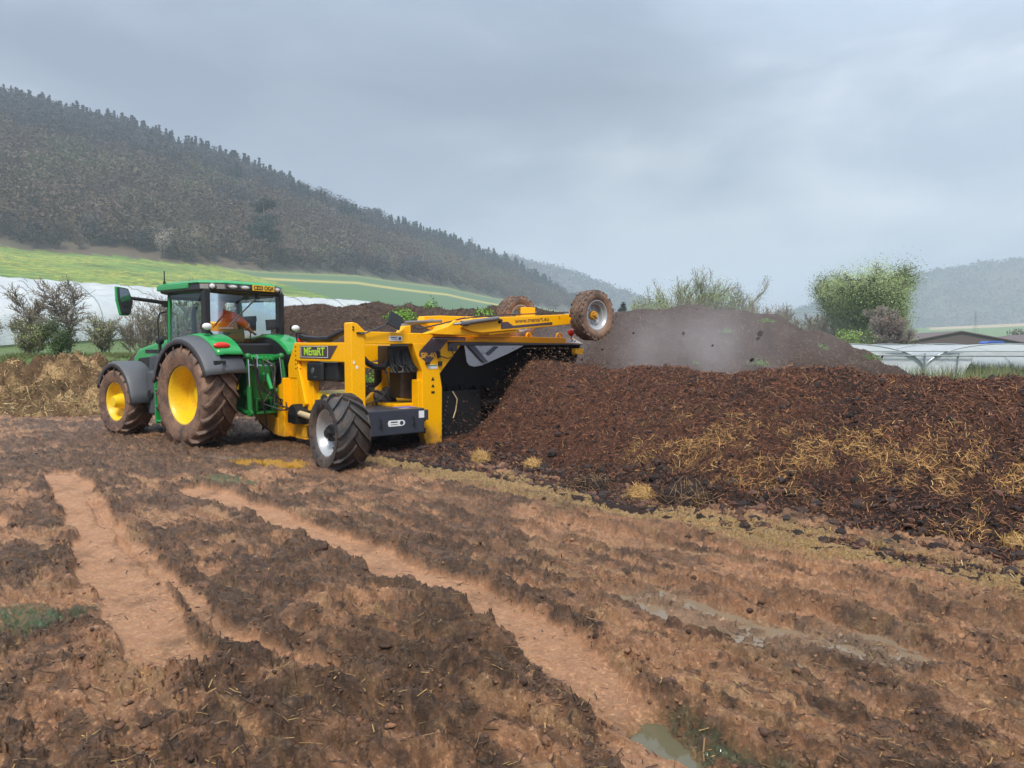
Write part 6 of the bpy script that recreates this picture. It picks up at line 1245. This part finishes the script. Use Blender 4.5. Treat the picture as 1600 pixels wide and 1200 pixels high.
arm2 = part(MB().prism([(-1.7, 2.22), (-2.0, 2.1), (-4.7, 2.2), (-4.7, 2.36), (-2.1, 2.36), (-1.75, 2.34)], 'x', .5, .7), 'rear_arm', YEL)
b = MB(); b.tube([(-.40, -1.90, 2.19), (-.40, -2.05, 2.20)], .05, 10).tube([(-.41, -1.95, 2.20), (-.41, -2.75, 2.30)], .04, 12); b.build('lift_cylinder', pm('grey_cylinder', (.14, .14, .14), .4), MT, True)
MB().tube([(-.41, -1.72, 2.17), (-.41, -1.97, 2.20)], .02, 10).build('piston_rod', CHROME, MT, True); MB().tube([(.3, -1.0, 2.13), (.25, -1.75, 2.25)], .035, 10).tube([(.1, -1.05, 2.2), (.05, -1.8, 2.24)], .03, 10).build('lift_cylinder', pm('grey_cylinder2', (.2, .2, .2), .4, metal=.4), MT, True)
MB().lathe([(0, -.37), (.035, -.37), (.035, -.36)], 12, 'x', (0, -2.82, 2.24)).tube([(-.42, -2.82, 2.26), (-.36, -2.82, 2.26)], .03, 8).build('pivot_pin', BLK, MT, True)
h_ = MB(); h_.tube([(-.25, -2.0, 2.28), (-.25, -3.0, 2.375), (-.25, -4.0, 2.43), (-.25, -4.8, 2.48)], .012, 5).tube([(-.2, -1.1, 2.08), (-.2, -1.6, 2.18), (-.25, -2.1, 2.3)], .014, 5); h_.build('arm_hose', RUB, MT, True)
part(MB().tube([(-.62, -4.85, 2.38), (1.35, -4.85, 2.38)], .06, 10).box(-.62, -.30, -4.97, -4.74, 2.27, 2.50).box(.9, 1.0, -4.95, -4.6, 2.25, 2.62).box(.6, 1.1, -4.8, -4.6, 2.3, 2.42), 'road_axle', YEL, None, .01)
for x_, sd_ in ((-.80, 31), (1.42, 32)):
    wv = wheel(MT, (x_, -4.88, 2.40), .50, .29, .34, .022, 26, TYRE_B, SRIM, YEL, R(90), 'block', 'bolt', sd_, 1, .09, dish=.75)
MB().ball((-.1, -5.02, 2.07), .075, 14).build('marker_ball', RED, MT, True); MB().tube([(-.1, -5.02, 1.93), (-.1, -5.02, 2.03)], .012, 6).build('ball_stem', BLK, MT)
MB().box(-.1, 0, -5.15, -5.4, 1.62, 1.74).build('hanging_plate', YEL, MT)
# mirror on a thin stalk
MB().tube([(-.02, -.1, 2.00), (-.05, -.16, 2.0), (-.1, -.56, 2.15), (-.1, -.65, 2.19)], .012, 6).build('mirror_stalk', SLATE, MT, True)
mm = MB().box(-.015, .015, -.13, .13, -.13, .13).build('mirror', BLK, MT, bevel=.01); mm.location = (-.12, -.70, 2.22); mm.rotation_euler = (R(28), R(18), 0)
# ------------------------------------------------------------------ fake-free steam: one soft cloud of vapour above the windrow
def vapour(name, loc, sc, dens, label, seed, nsc=.45):
    me = npmesh(name, IV3, IF3, True); m = bpy.data.materials.new(name); m.use_nodes = True; t = m.node_tree; t.nodes.clear(); o_ = add(t, 'ShaderNodeOutputMaterial'); v = add(t, 'ShaderNodeVolumePrincipled'); v.inputs['Color'].default_value = (.86, .84, .86, 1); v.inputs['Anisotropy'].default_value = .2
    tc_ = add(t, 'ShaderNodeTexCoord'); ln = add(t, 'ShaderNodeVectorMath', operation='LENGTH'); t.links.new(tc_.outputs['Object'], ln.inputs[0]); mr_ = add(t, 'ShaderNodeMapRange', interpolation_type='SMOOTHSTEP'); mr_.inputs['From Min'].default_value = 1.0; mr_.inputs['From Max'].default_value = .15; t.links.new(ln.outputs['Value'], mr_.inputs['Value'])
    mpp = add(t, 'ShaderNodeMapping'); mpp.inputs['Scale'].default_value = (sc[0] * nsc, sc[1] * nsc, sc[2] * nsc * .6); mpp.inputs['Location'].default_value = (seed, 0, 0); t.links.new(tc_.outputs['Object'], mpp.inputs[0]); nn2 = noise(t, 1.0, 3, .5, vec=mpp.outputs[0])
    f = mul(t, mul(t, mr_.outputs[0], ramp(t, nn2, .42, .64)), dens); t.links.new(f, v.inputs['Density']); t.links.new(v.outputs[0], o_.inputs['Volume']); m.cycles.volume_step_rate = 2.0 if hasattr(m, 'cycles') and hasattr(m.cycles, 'volume_step_rate') else 1
    o = link(name, me, m); o.location = loc; o.scale = sc; o.rotation_euler = (0, 0, R(-35)); tag(o, label, 'steam', kind='stuff'); return o
vapour('steam', (3.6, 17.6, 1.75), (4.8, 1.8, 1.35), .34, 'steam drifting off the turned compost in front of the grey heap', 3.0)
vapour('steam', (6.6, 20.0, 2.3), (5.2, 1.6, 1.4), .14, 'thin steam hanging over the middle of the grey heap', 9.0)
# haze filling the valley
bx = MB().box(-3900, 3900, -900, 3900, -3, 330).build('haze', None); bx.data.materials.clear()
m = bpy.data.materials.new('haze_air'); m.use_nodes = True; t = m.node_tree; t.nodes.clear(); o_ = add(t, 'ShaderNodeOutputMaterial'); v = add(t, 'ShaderNodeVolumePrincipled'); v.inputs['Color'].default_value = (.74, .85, 1, 1); v.inputs['Density'].default_value = .00047; v.inputs['Anisotropy'].default_value = 0; t.links.new(v.outputs[0], o_.inputs['Volume'])
bx.data.materials.append(m); tag(bx, 'pale blue haze in the valley air', 'haze', kind='stuff')
